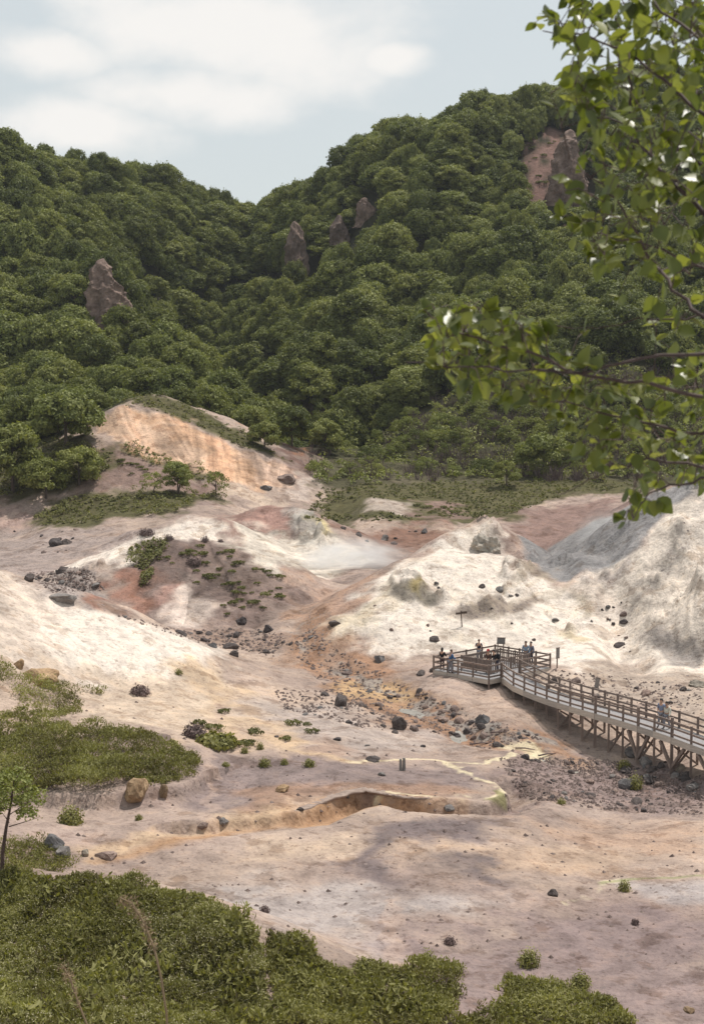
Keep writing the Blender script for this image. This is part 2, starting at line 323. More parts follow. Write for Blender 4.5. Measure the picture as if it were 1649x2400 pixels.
class MB:
    """collects boxes, bars and tubes into one mesh"""
    def __init__(s): s.v = []; s.f = []
    def add(s, vs, fs): n = len(s.v); s.v += [tuple(v) for v in vs]; s.f += [tuple(i + n for i in f) for f in fs]
    def bar(s, a, b, w, h, up=(0, 0, 1)):
        a = Vector(a); b = Vector(b); d = (b - a).normalized(); up = Vector(up)
        if abs(d.dot(up)) > .98: up = Vector((0, 1, 0))
        x = d.cross(up).normalized(); z = x.cross(d).normalized()
        vs = [p + x * (sx * w / 2) + z * (sz * h / 2) for p in (a, b) for sx, sz in ((-1, -1), (1, -1), (1, 1), (-1, 1))]
        s.add(vs, [(0, 1, 2, 3), (7, 6, 5, 4), (4, 5, 1, 0), (5, 6, 2, 1), (6, 7, 3, 2), (7, 4, 0, 3)])
    def tube(s, pts, rad, n=6):
        pts = [Vector(p) for p in pts]; rings = []
        for i, p in enumerate(pts):
            d = (pts[min(i + 1, len(pts) - 1)] - pts[max(i - 1, 0)]).normalized()
            x = d.cross(Vector((.13, .31, 1) if abs(d.z) < .9 else (1, .2, 0))).normalized(); y = d.cross(x); r = rad[i] if hasattr(rad, '__len__') else rad
            rings.append([p + (x * math.cos(k * 2 * math.pi / n) + y * math.sin(k * 2 * math.pi / n)) * r for k in range(n)])
        vs = [v for r in rings for v in r]; fs = []
        for i in range(len(pts) - 1):
            for k in range(n): fs.append((i * n + k, i * n + (k + 1) % n, (i + 1) * n + (k + 1) % n, (i + 1) * n + k))
        fs.append(tuple(range(n))[::-1]); fs.append(tuple(range((len(pts) - 1) * n, len(pts) * n)))
        s.add(vs, fs)
    def build(s, name, mat, parent=None, smooth=False, bevel=0, loc=(0, 0, 0)):
        me = bpy.data.meshes.new(name); me.from_pydata(s.v, [], s.f); me.update()
        if smooth: me.polygons.foreach_set('use_smooth', [True] * len(me.polygons))
        if mat: me.materials.append(mat)
        o = link(name, me, parent, loc)
        if bevel: bv = o.modifiers.new('bevel', 'BEVEL'); bv.width = bevel; bv.segments = 1
        return o
def leaf_quads(c, n, size, aspect=.62, axis=None):
    """rhombic leaf faces: centres c, normals n, half lengths size -> verts, faces"""
    k = len(c); r = rng.normal(size=(k, 3)) if axis is None else axis; n = n / (np.linalg.norm(n, axis=1, keepdims=True) + 1e-9)
    a = r - n * (r * n).sum(1, keepdims=True); a /= np.linalg.norm(a, axis=1, keepdims=True) + 1e-9; b = np.cross(n, a)
    size = np.broadcast_to(size, (k,))[:, None]
    v = np.stack([c + a * size, c + b * size * aspect + n * size * .12, c - a * size, c - b * size * aspect + n * size * .12], 1).reshape(-1, 3)
    return v, np.arange(4 * k).reshape(k, 4)

# ------------------------------------------------------------------ ground colours (true albedo zones, laid out on the ground in plan)
def sd_poly(X, Y, P):
    d = np.full(X.shape, 1e9); inside = np.zeros(X.shape, bool); n = len(P)
    for i in range(n):
        a = P[i]; b = P[(i + 1) % n]; e = b - a; w0 = X - a[0]; w1 = Y - a[1]
        t = np.clip((w0 * e[0] + w1 * e[1]) / (e @ e + 1e-9), 0, 1)
        d = np.minimum(d, (w0 - e[0] * t) ** 2 + (w1 - e[1] * t) ** 2)
        c = ((a[1] > Y) != (b[1] > Y)) & (X < (b[0] - a[0]) * (Y - a[1]) / (b[1] - a[1] + 1e-12) + a[0]); inside ^= c
    d = np.sqrt(d); return np.where(inside, -d, d)
FX, FY, FZ = GX.ravel(), GY.ravel(), GZ.ravel()
TINT = np.empty((FX.size, 4), np.float32); TINT[:] = (.42, .345, .29, .04)
_w1 = fbm(FX * .5, FY * .5, 71, 4); _w2 = fbm(FX * .5 + 50, FY * .5, 75, 4)
_b1 = fbm(FX * .1, FY * .16, 81, 5, .6)[:, None]; _b2 = fbm(FX * .3 + 9, FY * .3, 83, 4)[:, None]
TINT[:, :3] = np.where(_b1 > 0, TINT[:, :3] * (1 - .9 * _b1) + np.array((.29, .225, .205)) * .9 * _b1, TINT[:, :3] * (1 + .9 * _b1) - np.array((.56, .46, .36)) * .9 * _b1)
TINT[:, :3] *= 1 + .3 * _b2
def wpoly(poly, ymax): return np.array([ground(x, y, ymax)[:2] for x, y in poly])
def zone(c, amt, feather, ymax, poly, grit=.04, warpk=1.6, patch=0):
    P = wpoly(poly, ymax); pad = feather * 3 + 2
    m = (FX > P[:, 0].min() - pad) & (FX < P[:, 0].max() + pad) & (FY > P[:, 1].min() - pad) & (FY < P[:, 1].max() + pad)
    x = FX[m]; y = FY[m]; k = feather * warpk
    d = sd_poly(x + _w1[m] * k * 1.3, y + _w2[m] * k * 1.3, P)
    a = amt * (1 - sstep(-feather, feather, d))
    if patch: a = a * sstep(-.25, .2, fbm(x * patch, y * patch, 91, 4) + .05)
    v = (1 + .22 * fbm(x * .7, y * .7, 95, 4))[:, None]
    TINT[m, :3] = TINT[m, :3] * (1 - a[:, None]) + np.array(c) * v * a[:, None]
    TINT[m, 3] = TINT[m, 3] * (1 - a) + grit * a
def stroke(c, amt, width, ymax, pts, grit=0., gap=0):
    P = wpoly(pts, ymax); pad = width * 4 + 1
    m = (FX > P[:, 0].min() - pad) & (FX < P[:, 0].max() + pad) & (FY > P[:, 1].min() - pad) & (FY < P[:, 1].max() + pad)
    x = FX[m]; y = FY[m]
    d, _ = seg_dist(x + fbm(x * 1.1, y * 1.1, 97, 3) * width * 1.3, y + fbm(x * .9, y * .9, 99, 3) * width * 1.8, P)
    w = width * (.55 + .9 * vnoise(x * .5, y * .5, 12)); a = amt * (1 - sstep(.4 * w, 1.0 * w, d))
    if gap: a = a * sstep(-.3, .1, fbm(x * gap, y * gap, 93, 3) + .1)
    TINT[m, :3] = TINT[m, :3] * (1 - a[:, None]) + np.array(c) * a[:, None]; TINT[m, 3] = TINT[m, 3] * (1 - a) + grit * a
WHITE = (.75, .69, .60); CREAM = (.66, .545, .40); MAUVE = (.265, .21, .195); FLOOR2 = (.40, .355, .32)
RUST = (.37, .245, .165); ORANGE = (.55, .34, .175); GRASS = (.115, .112, .05); SOIL = (.05, .05, .025); BRUSH = (.085, .085, .04)
BROWN = (.27, .20, .17)
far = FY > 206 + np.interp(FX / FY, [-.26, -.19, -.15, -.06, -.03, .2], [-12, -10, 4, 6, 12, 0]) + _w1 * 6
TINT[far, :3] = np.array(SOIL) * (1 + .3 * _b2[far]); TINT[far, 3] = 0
Z = [
 # forest edge and brush slope
 (BRUSH, .9, 2, 260, [(700,1100),(720,1050),(800,930),(900,840),(1100,820),(1596,760),(1700,1100),(1430,1105),(1000,1095),(800,1112)]),
 # far left flat and terraces
 ((.36,.31,.28), .8, 3, 200, [(-150,1180),(90,1195),(330,1200),(200,1260),(100,1300),(-150,1300)], .35),
 ((.46,.35,.30), .8, 1.5, 200, [(-60,1142),(40,1150),(70,1190),(0,1205),(-80,1200)]),
 (BROWN, .9, 1.5, 205, [(205,1000),(280,1020),(380,1060),(440,1090),(520,1100),(480,1118),(180,1115)]),
 (GRASS, .95, 1.2, 205, [(60,1170),(180,1118),(320,1112),(500,1122),(510,1135),(430,1150),(390,1170),(250,1175),(200,1200),(90,1190)]),
 (GRASS, .9, 1.5, 205, [(-150,1145),(0,1135),(100,1110),(220,1090),(270,1030),(200,1000),(100,960),(-150,980)]),
 (GRASS, .9, .8, 205, [(265,1008),(330,1015),(400,1050),(500,1078),(520,1090),(440,1085),(370,1058),(290,1030)]),
 (GRASS, .95, 1, 225, [(215,945),(280,905),(350,895),(430,915),(540,975),(670,1055),(560,1015),(500,990),(440,960),(400,948),(340,925),(285,916)]),
 ((.60,.45,.33), 1, .8, 212, [(196,966),(285,924),(330,930),(400,958),(500,1003),(600,1044),(668,1066),(640,1095),(600,1112),(500,1085),(370,1046),(280,1003)]),
 ((.55,.37,.24), .7, 1.5, 212, [(285,926),(350,938),(430,965),(520,1012),(560,1050),(600,1100),(540,1085),(430,1000),(340,960)], .04, 2),
 ((.55,.42,.33), .8, 1.5, 212, [(540,1030),(668,1066),(630,1100),(590,1095)]),
 ((.60,.50,.40), .9, 1, 200, [(490,1082),(560,1108),(640,1140),(620,1160),(560,1135),(505,1118)]),
 ((.50,.43,.37), .95, .8, 210, [(640,1133),(735,1045),(742,1060),(715,1100),(690,1132)]),
 ((.19,.125,.105), .9, 2, 240, [(640,1000),(690,1000),(720,1040),(650,1095),(665,1062),(640,1040)]),
 ((.44,.24,.11), .95, 1.5, 280, [(575,975),(625,915),(640,940),(600,985)]), ((.40,.22,.12), .8, 1.5, 260, [(672,1010),(700,985),(705,1010),(680,1040)]),
 ((.16,.12,.09), .9, 3, 330, [(640,960),(720,900),(800,850),(850,830),(800,900),(720,960)]),
 # right terrace
 ((.125,.12,.055), .95, 1.2, 205, [(690,1172),(725,1115),(800,1105),(1000,1093),(1430,1095),(1440,1118),(1300,1120),(1200,1150),(1150,1178),(1000,1184),(900,1178),(800,1172)], .02, 2),
 ((.47,.41,.35), .95, 1, 205, [(820,1165),(840,1128),(880,1132),(935,1140),(920,1172)]),
 ((.28,.205,.175), .9, 1, 205, [(920,1135),(1010,1135),(1070,1160),(1000,1185),(915,1172)], .1, 2, .35),
 (GRASS, .9, .8, 205, [(690,1172),(800,1168),(930,1176),(940,1186),(800,1184),(690,1182)]),
 ((.29,.21,.18), .95, 1.5, 205, [(1130,1195),(1170,1165),(1210,1155),(1400,1128),(1440,1140),(1400,1165),(1240,1240),(1150,1245)]),
 ((.25,.155,.115), .9, 2, 195, [(740,1180),(960,1185),(1000,1205),(960,1240),(840,1225),(770,1205)], .2),
 ((.33,.27,.23), .8, 2, 180, [(790,1235),(930,1235),(900,1280),(860,1300),(780,1290)], .2),
 # mounds
 (WHITE, .9, 1, 162, [(120,1300),(230,1248),(330,1207),(440,1172),(490,1180),(530,1226),(500,1240),(350,1240),(280,1290)]),
 ((.32,.215,.18), .95, 1.5, 172, [(500,1165),(560,1140),(620,1135),(720,1160),(690,1200),(600,1215),(530,1225)]),
 ((.62,.575,.49), .9, 1.5, 172, [(530,1240),(560,1190),(600,1205),(680,1190),(700,1165),(750,1195),(850,1270),(760,1300),(640,1300),(560,1262)]),
 ((.44,.30,.25), .7, 1, 172, [(560,1185),(600,1165),(650,1180),(640,1205),(590,1200)]),
 ((.40,.39,.35), .7, 1, 172, [(650,1150),(720,1165),(740,1200),(700,1230),(660,1190)]),
 ((.66,.56,.27), .6, .6, 172, [(700,1175),(735,1180),(760,1215),(730,1210)]),
 ((.225,.175,.152), .97, 1.5, 140, [(215,1380),(270,1300),(300,1245),(345,1224),(420,1215),(480,1225),(560,1258),(640,1305),(705,1340),(690,1375),(560,1420),(420,1425),(300,1400)], .1),
 ((.33,.20,.15), .9, 1.2, 140, [(205,1375),(265,1310),(300,1290),(350,1310),(330,1350),(270,1390)]),
 ((.60,.52,.45), .9, 1.3, 140, [(325,1395),(380,1350),(420,1315),(460,1350),(505,1400),(480,1420),(380,1420)]),
 ((.40,.25,.20), .7, .8, 140, [(340,1370),(380,1330),(420,1320),(380,1360),(345,1385)]),
 ((.24,.19,.16), .8, 1, 140, [(420,1235),(560,1270),(640,1320),(560,1340),(480,1300)], .25),
 # left pale slope
 ((.66,.58,.49), .95, 1.2, 120, [(-250,1235),(0,1294),(130,1347),(200,1378),(220,1480),(60,1520),(-250,1510)]),
 (WHITE, .95, 1.2, 121, [(110,1345),(300,1413),(470,1468),(500,1490),(440,1525),(200,1540),(110,1500)]),
 ((.36,.32,.29), .9, 1, 150, [(60,1345),(110,1300),(210,1290),(230,1330),(200,1375),(130,1345)], .4),
 ((.60,.51,.40), .8, 2, 110, [(-50,1500),(230,1530),(450,1520),(520,1550),(400,1570),(180,1570),(20,1570)]),
 ((.58,.49,.385), .8, 1.5, 105, [(180,1570),(330,1560),(460,1570),(540,1640),(470,1655),(230,1655)]),
 ((.60,.47,.32), .65, 1.5, 105, [(400,1510),(520,1545),(640,1600),(600,1680),(480,1690),(470,1600)], .05, 2),
 ((.46,.405,.36), .8, 2, 100, [(540,1600),(760,1590),(900,1650),(1000,1680),(900,1710),(660,1690)], .08),
 ((.36,.27,.21), .8, 1, 95, [(690,1690),(740,1670),(800,1690),(790,1710),(720,1710)]),
 ((.58,.45,.30), .7, .8, 95, [(600,1665),(700,1700),(830,1722),(820,1732),(680,1715),(580,1680)]),
 ((.29,.24,.222), .95, 1.2, 90, [(460,1700),(650,1720),(860,1735),(1060,1740),(1110,1770),(1000,1790),(860,1790),(700,1812),(500,1840),(440,1800)], .08),
 ((.36,.25,.18), .75, .8, 90, [(560,1795),(720,1780),(860,1770),(1000,1780),(1080,1800),(960,1812),(830,1798),(750,1815),(660,1850),(560,1850)]),
 ((.58,.45,.31), .85, .7, 80, [(200,1930),(320,1890),(480,1850),(600,1835),(690,1828),(650,1855),(540,1868),(440,1884),(330,1925),(220,1950)]),
 ((.46,.31,.19), .9, .5, 80, [(220,1950),(330,1922),(440,1886),(560,1870),(670,1854),(750,1822),(830,1803),(900,1806),(990,1818),(1060,1815),(1000,1840),(780,1856),(560,1884),(400,1915),(280,1950)]),
 # near flat
 ((.54,.44,.34), .7, 1, 75, [(560,1900),(760,1880),(860,1890),(740,1945),(560,1950)]),
 ((.22,.185,.178), .95, .9, 70, [(740,1960),(880,1880),(1010,1862),(1130,1862),(1080,1895),(900,1915),(800,1965)], .3),
 ((.22,.185,.178), .95, .8, 66, [(830,1945),(900,1935),(930,1980),(920,2010),(850,1990)], .3), ((.20,.17,.167), .95, .8, 66, [(985,1950),(1090,1935),(1150,1965),(1120,2000),(1070,2005),(1050,1970)], .3),
 ((.50,.385,.28), .6, 1.2, 70, [(920,1920),(1200,1905),(1400,1930),(1350,1975),(1150,1985),(1000,1935)]),
 ((.48,.35,.255), .6, 1.2, 75, [(1150,1860),(1500,1850),(1650,1880),(1500,1930),(1250,1900)], .08),
 ((.44,.41,.385), .7, 1.5, 62, [(450,2020),(700,1990),(950,2010),(1150,2050),(900,2080),(760,2120),(600,2090)], .06),
 ((.29,.235,.222), .85, 2, 60, [(900,2140),(1100,2110),(1400,2070),(1700,2050),(1700,2400),(900,2400)], .15),
 ((.40,.36,.345), .6, .8, 62, [(850,2060),(930,2050),(900,2150),(860,2190),(830,2160)]),
 ((.44,.415,.40), .7, .8, 64, [(1400,2005),(1620,1990),(1640,2030),(1450,2045)]),
 # stony ground right
 ((.27,.215,.20), .85, 1.5, 90, [(1120,1760),(1180,1720),(1350,1720),(1596,1750),(1700,1800),(1596,1850),(1400,1850),(1200,1830),(1130,1800)], .4),
 ((.42,.35,.30), .5, 1.5, 80, [(1200,1800),(1450,1840),(1596,1830),(1596,1870),(1250,1860)]),
 ((.47,.405,.335), .85, 2, 118, [(1150,1560),(1250,1500),(1420,1510),(1700,1560),(1700,1680),(1450,1600),(1300,1590)], .25),
 # valley bed
 ((.45,.32,.24), .85, 2, 150, [(690,1310),(860,1300),(850,1345),(780,1395),(700,1400)], .2),
 (RUST, .9, 1.2, 140, [(690,1385),(790,1395),(770,1450),(760,1475),(870,1535),(960,1570),(1120,1640),(1280,1680),(1300,1720),(1100,1700),(900,1630),(770,1580),(680,1510),(640,1450)], .45),
 ((.36,.21,.12), .7, 1, 130, [(760,1460),(860,1490),(920,1520),(860,1530),(790,1500)], .3), ((.50,.37,.22), .8, 1, 120, [(770,1545),(900,1550),(960,1590),(880,1600),(780,1575)], .2),
 ((.33,.25,.2), .8, 1, 125, [(230,1380),(400,1430),(480,1460),(640,1480),(660,1440),(560,1425),(420,1428),(280,1398)], .5),
 ((.47,.38,.31), .8, 1, 105, [(990,1590),(1060,1560),(1180,1580),(1260,1620),(1250,1660),(1100,1640)], .06),
 # white central mound
 (WHITE, 1, 1, 134, [(735,1445),(800,1380),(900,1287),(1000,1226),(1105,1184),(1130,1196),(1160,1264),(1290,1333),(1400,1404),(1425,1500),(1300,1515),(1000,1480),(860,1478)]),
 ((.56,.49,.36), .7, 1, 134, [(735,1440),(800,1385),(900,1300),(890,1350),(850,1420),(800,1450)], .2),
 ((.27,.245,.20), .9, .45, 134, [(880,1350),(905,1320),(950,1310),(1010,1350),(990,1365),(900,1370)]),
 ((.42,.35,.17), .8, .4, 134, [(925,1330),(945,1310),(970,1325),(950,1345)]),
 ((.24,.20,.165), .85, .5, 134, [(1020,1400),(1060,1370),(1120,1350),(1150,1370),(1200,1345),(1215,1365),(1170,1400),(1080,1410)], .4),
 ((.28,.24,.19), .8, .4, 134, [(1160,1265),(1215,1280),(1260,1320),(1210,1310)], .3),
 ((.55,.46,.28), .6, .6, 134, [(1270,1430),(1310,1420),(1350,1450),(1310,1460)], .2), ((.40,.34,.25), .6, .5, 134, [(1290,1330),(1350,1376),(1330,1390),(1300,1365)], .4),
 # right ridge
 ((.73,.665,.57), .97, 1, 134, [(1800,970),(1700,1010),(1596,1082),(1530,1152),(1470,1222),(1380,1282),(1292,1326),(1390,1390),(1410,1470),(1480,1530),(1800,1560)], .05),
 ((.33,.305,.275), .55, .5, 134, [(1390,1380),(1420,1340),(1500,1280),(1540,1180),(1596,1120),(1596,1170),(1560,1250),(1500,1330),(1430,1400)], .35, 1.6, .9),
 ((.25,.23,.21), .85, .5, 134, [(1455,1440),(1500,1425),(1596,1450),(1596,1520),(1520,1510)], .2),
 ((.30,.295,.285), .98, .5, 156, [(1180,1254),(1240,1242),(1390,1166),(1500,1101),(1600,1053),(1600,1100),(1530,1150),(1440,1240),(1292,1314),(1220,1290)], .03),
 ((.52,.47,.42), .9, .7, 140, [(1310,1318),(1420,1262),(1440,1275),(1340,1330)]),
]
for z_ in Z: zone(*z_)
hl = [(1235,280),(1320,300),(1345,500),(1250,520),(1150,440),(1195,350)]
zone((.27,.18,.15), .95, 5, 460, hl, .1, 1.6, .3)
DEP = (.66,.59,.42)
stroke(DEP, .9, .42, 95, [(800,1727),(900,1722),(960,1722),(1010,1727),(1090,1732),(1150,1718),(1222,1708)], 0, .6)
stroke(DEP, .9, .4, 95, [(1010,1727),(1050,1748),(1075,1765),(1110,1778),(1140,1795),(1105,1808),(1030,1810),(940,1812),(850,1816)], 0, .8)
stroke(DEP, .9, .7, 95, [(1165,1700),(1222,1708),(1215,1718)], 0, .8); stroke((.22,.22,.09), .7, .3, 95, [(1120,1795),(1138,1800),(1105,1812)])
stroke((.60,.54,.40), .85, .35, 70, [(1285,2052),(1335,2030),(1365,2012),(1410,2002)], 0, .8); stroke((.34,.34,.2), .8, .22, 70, [(1365,2008),(1420,1998),(1500,1990),(1610,1984)], 0, .8)
stroke((.33,.315,.285), .8, 1.0, 140, STREAM_PX[1:-2], .4, .4)
for pts in ([(500,1600),(470,1700),(480,1780),(478,1860)], [(870,2090),(890,2050),(900,2200)]): stroke((.50,.40,.33), .5, .45, 100, pts)
def streak(ri, poly, ymax, fs, amp, c2=None):
    """colour bands that run down the slope from a crest"""
    P = wpoly(poly, ymax); m = (FX > P[:, 0].min() - 2) & (FX < P[:, 0].max() + 2) & (FY > P[:, 1].min() - 3) & (FY < P[:, 1].max() + 3)
    x, y = FX[m], FY[m]; C = _rp[ri][0]; best = np.full(x.shape, 1e9); ss = np.zeros(x.shape); s0 = 0
    for a, b in zip(C[:-1], C[1:]):
        d = b - a; L2 = d[0] ** 2 + d[1] ** 2; t = np.clip(((x - a[0]) * d[0] + (y - a[1]) * d[1]) / L2, 0, 1)
        dd = np.hypot(x - a[0] - t * d[0], y - a[1] - t * d[1]); k = dd < best; best = np.where(k, dd, best); ss = np.where(k, s0 + t * math.sqrt(L2) + (((x - a[0]) * d[0] + (y - a[1]) * d[1]) / L2 - t) * math.sqrt(L2) * .5, ss); s0 += math.sqrt(L2)
    n_ = fbm(ss * fs + fbm(x * .4, y * .4, 7, 2) * .5, best * .09, 88, 5, .62) * (1 - sstep(0, 1.5, sd_poly(x, y, P)))
    TINT[m, :3] *= (1 + amp * n_)[:, None]
    if c2 is not None: a = np.clip((n_ - .12) * 2.5, 0, .5)[:, None]; TINT[m, :3] = TINT[m, :3] * (1 - a) + np.array(c2) * a
SC = [(196,960),(285,918),(400,950),(500,998),(600,1040),(668,1062),(640,1110),(500,1090),(370,1050),(280,1010)]
streak(11, SC, 212, .45, .5, (.55,.34,.22)); streak(11, SC, 212, 2.4, .5)
streak(1, [(205,1380),(270,1290),(345,1222),(480,1223),(560,1256),(710,1340),(690,1400),(420,1430),(250,1400)], 140, .8, .5); 
streak(3, [(530,1240),(560,1170),(700,1150),(870,1275),(700,1300)], 172, 1.0, .5); streak(2, [(120,1300),(330,1203),(490,1178),(530,1240),(300,1280)], 162, 1.0, .4)
streak(4, [(740,1450),(900,1284),(1105,1182),(1290,1330),(1430,1500),(1000,1490)], 134, .8, .45, (.42,.37,.29)); streak(8, [(1290,1320),(1447,1228),(1497,1114),(1596,1072),(1800,1072),(1800,1560),(1420,1500)], 134, .8, .5)
streak(0, [(-250,1230),(0,1292),(300,1412),(560,1492),(450,1540),(-200,1530)], 121, .5, .35)
TINT[:, :3] = (np.clip(TINT[:, :3], .01, 1.2) / .6) ** 1.2 * .53 * np.array((.955, .93, .965)); TINT[:, :3] *= np.minimum(1, .64 / TINT[:, :3].max(1))[:, None]; TINT[:, :3] = np.maximum(TINT[:, :3], .012)
ground_mat = ground_material()
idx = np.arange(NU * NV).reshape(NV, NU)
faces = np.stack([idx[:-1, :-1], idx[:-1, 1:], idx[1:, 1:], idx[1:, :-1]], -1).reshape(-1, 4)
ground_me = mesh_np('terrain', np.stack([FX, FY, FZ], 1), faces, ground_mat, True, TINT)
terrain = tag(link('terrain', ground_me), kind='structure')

# ------------------------------------------------------------------ camera, sun, sky
cam = bpy.data.cameras.new('camera'); camo = link('camera', cam, None, (0, 0, CAMZ), (math.radians(90) - PITCH, 0, 0))
cam.sensor_fit = 'VERTICAL'; cam.sensor_height = 36; cam.sensor_width = 24; cam.lens = 36 * F / 2323; cam.clip_start = .1; cam.clip_end = 5000
cam.dof.use_dof = True; cam.dof.focus_distance = 115; cam.dof.aperture_fstop = 9.0
scene.camera = camo
EL = math.radians(66); AZ = math.radians(45)   # azimuth from +Y towards +X
sd = Vector((math.sin(AZ) * math.cos(EL), math.cos(AZ) * math.cos(EL), math.sin(EL)))
sun = bpy.data.lights.new('sun', 'SUN'); sun.energy = 4.5; sun.angle = math.radians(.5); sun.color = (1, .955, .89)
so = link('sun', sun, None, (0, 0, 200)); so.rotation_euler = sd.to_track_quat('Z', 'Y').to_euler()
w = bpy.data.worlds.new('World'); scene.world = w; w.use_nodes = True; t = w.node_tree; bg = t.nodes['Background']
sky = N(t, 'ShaderNodeTexSky', sky_type='NISHITA'); sky.sun_disc = False; sky.sun_elevation = EL; sky.sun_rotation = AZ; sky.dust_density = 2.0; sky.air_density = 1.2
tc = N(t, 'ShaderNodeTexCoord'); D = tc.outputs['Generated']
mp = N(t, 'ShaderNodeMapping'); mp.inputs['Scale'].default_value = (1, 1, 1.6); L(t, D, mp.inputs[0])
n1 = noise(t, mp.outputs[0], 9, 8, .55)
def blob(x, y, r, zs):
    """soft cloud bank around the sky direction seen at that height"""
    d = Vector([float(v) for v in ray(x, y)]).normalized()
    s = N(t, 'ShaderNodeVectorMath', operation='SUBTRACT'); L(t, D, s.inputs[0]); s.inputs[1].default_value = d
    m_ = N(t, 'ShaderNodeVectorMath', operation='MULTIPLY'); L(t, s.outputs[0], m_.inputs[0]); m_.inputs[1].default_value = (1 / r, 1 / r, 1 / (r * zs))
    l = N(t, 'ShaderNodeVectorMath', operation='LENGTH'); L(t, m_.outputs[0], l.inputs[0])
    o = N(t, 'ShaderNodeMath', operation='SUBTRACT'); o.inputs[0].default_value = 1; L(t, l.outputs['Value'], o.inputs[1]); return o.outputs[0]
def mx(a, b): m_ = N(t, 'ShaderNodeMath', operation='MAXIMUM'); L(t, a, m_.inputs[0]); L(t, b, m_.inputs[1]); return m_.outputs[0]
cl = mx(mx(blob(560, 60, .13, .36), blob(200, 285, .075, .30)), mx(mx(blob(420, 215, .085, .30), blob(340, 60, .07, .5)), mx(blob(900, 130, .03, .45), blob(120, 120, .055, .35))))
add = N(t, 'ShaderNodeMath', operation='MULTIPLY_ADD'); L(t, n1, add.inputs[0]); add.inputs[1].default_value = 2.2; L(t, cl, add.inputs[2])
mk = ramp(t, add.outputs[0], [(0, (0, 0, 0)), (1, (1, 1, 1))])
mr = N(t, 'ShaderNodeMapRange', interpolation_type='SMOOTHSTEP'); L(t, add.outputs[0], mr.inputs[0]); mr.inputs[1].default_value = .85; mr.inputs[2].default_value = 1.75
veil = mixc(t, .78, sky.outputs[0], (7.4, 7.85, 7.85, 1))
cc = mixc(t, mr.outputs[0], veil, (9.3, 9.1, 8.8, 1))
L(t, cc, bg.inputs[0]); bg.inputs[1].default_value = .1
scene.view_settings.view_transform = 'Standard'; scene.view_settings.look = 'None'; scene.view_settings.exposure = 0; scene.view_settings.gamma = 1
scene.cycles.volume_bounces = 2; scene.cycles.max_bounces = 5; scene.cycles.diffuse_bounces = 3; scene.cycles.transparent_max_bounces = 6
# ------------------------------------------------------------------ vegetation
M_leafA = leaf_material('forest_leaves', (.050, .060, .016), (.138, .156, .042), (.26, .268, .09), .25, .9)
M_leafB = leaf_material('young_leaves', (.060, .070, .018), (.162, .174, .046), (.285, .285, .095), .25, .7)
M_shrub = leaf_material('shrub_leaves', (.045, .047, .016), (.115, .115, .036), (.20, .19, .07), .25, .5, clump=2)
M_thick = leaf_material('thicket_leaves', (.075, .060, .026), (.185, .178, .056), (.33, .31, .135), .28, .1, clump=1.0)
M_flower = plain('pale_blossom', (.33, .30, .18), (.44, .40, .27))
M_bark = plain('bark', (.06, .045, .035), (.13, .10, .085), 6, .9, (1, 1, .2))
M_twig = plain('bare_twigs', (.11, .075, .070), (.20, .15, .14), 3)
M_birch = plain('birch_bark', (.05, .032, .028), (.11, .075, .065), 9, .7, (1, 1, .3))
def crown_mesh(name, R, H, nl, n, leaf, mat, seed, flat=.72, low=-.75, cb=.50, ch=.40):
    """crown as many leaf clumps spread over a dome, uneven, with gaps between"""
    r = np.random.default_rng(seed); C = []; Nn = []; T = []
    for i in range(nl):
        a = i * 2.399 + r.uniform(0, .9); e = low + (1 - low) * ((i + r.uniform(0, 1)) / nl) ** .8; e = min(e, .97)
        rad = math.sqrt(max(0, 1 - e * e)) * r.uniform(.55, .88)
        c = np.array([math.cos(a) * rad * R, math.sin(a) * rad * R, H * (cb + ch * e)])
        lr = R * r.uniform(.24, .46); k = int(n / nl * (lr / (R * .36)) ** 2)
        d = r.normal(size=(k, 3)); d /= np.linalg.norm(d, axis=1, keepdims=True); d[:, 2] = np.where(d[:, 2] < -.35, -d[:, 2] * .6, d[:, 2])
        rr = np.where(r.uniform(size=(k, 1)) < .12, r.uniform(1.0, 1.35, (k, 1)), r.uniform(.74, 1.06, (k, 1))); p = c + d * rr * lr * np.array([1, 1, flat]); p += r.normal(size=(k, 3)) * lr * .06
        C.append(p); Nn.append(d * np.array([1, 1, 1.3]) + r.normal(size=(k, 3)) * .5); T.append(np.clip(r.normal(.5, .17, k) + r.uniform(-.14, .14), 0, 1))
    C = np.concatenate(C); Nn = np.concatenate(Nn); T = np.concatenate(T)
    v, f = leaf_quads(C, Nn, leaf * r.uniform(.6, 1.25, len(C)))
    return mesh_np(name, v, f, mat, False, np.repeat(T, 4))
def trunk_mesh(name, R, H, mat, seed, lean=0, stems=1):
    r = random.Random(seed); mb = MB()
    for s in range(stems):
        a0 = r.uniform(0, 6.28); ox = (stems > 1) * .12 * R
        pts = [(math.cos(a0) * ox * q * 3 + lean * q * q * H, math.sin(a0) * ox * q * 3, -0.3 + q * H * .85) for q in (0, .25, .5, .75, 1)]
        mb.tube(pts, [R * .07, R * .055, R * .045, R * .03, R * .012])
        for k in range(5):
            a = r.uniform(0, 6.28); b = pts[2 + k % 2]; l = R * r.uniform(.5, .8)
            mb.tube([b, (b[0] + math.cos(a) * l * .5, b[1] + math.sin(a) * l * .5, b[2] + H * .12), (b[0] + math.cos(a) * l, b[1] + math.sin(a) * l, b[2] + H * .2)], [R * .028, R * .02, R * .008], 5)
    me = bpy.data.meshes.new(name); me.from_pydata(mb.v, [], mb.f); me.materials.append(mat); me.update(); return me
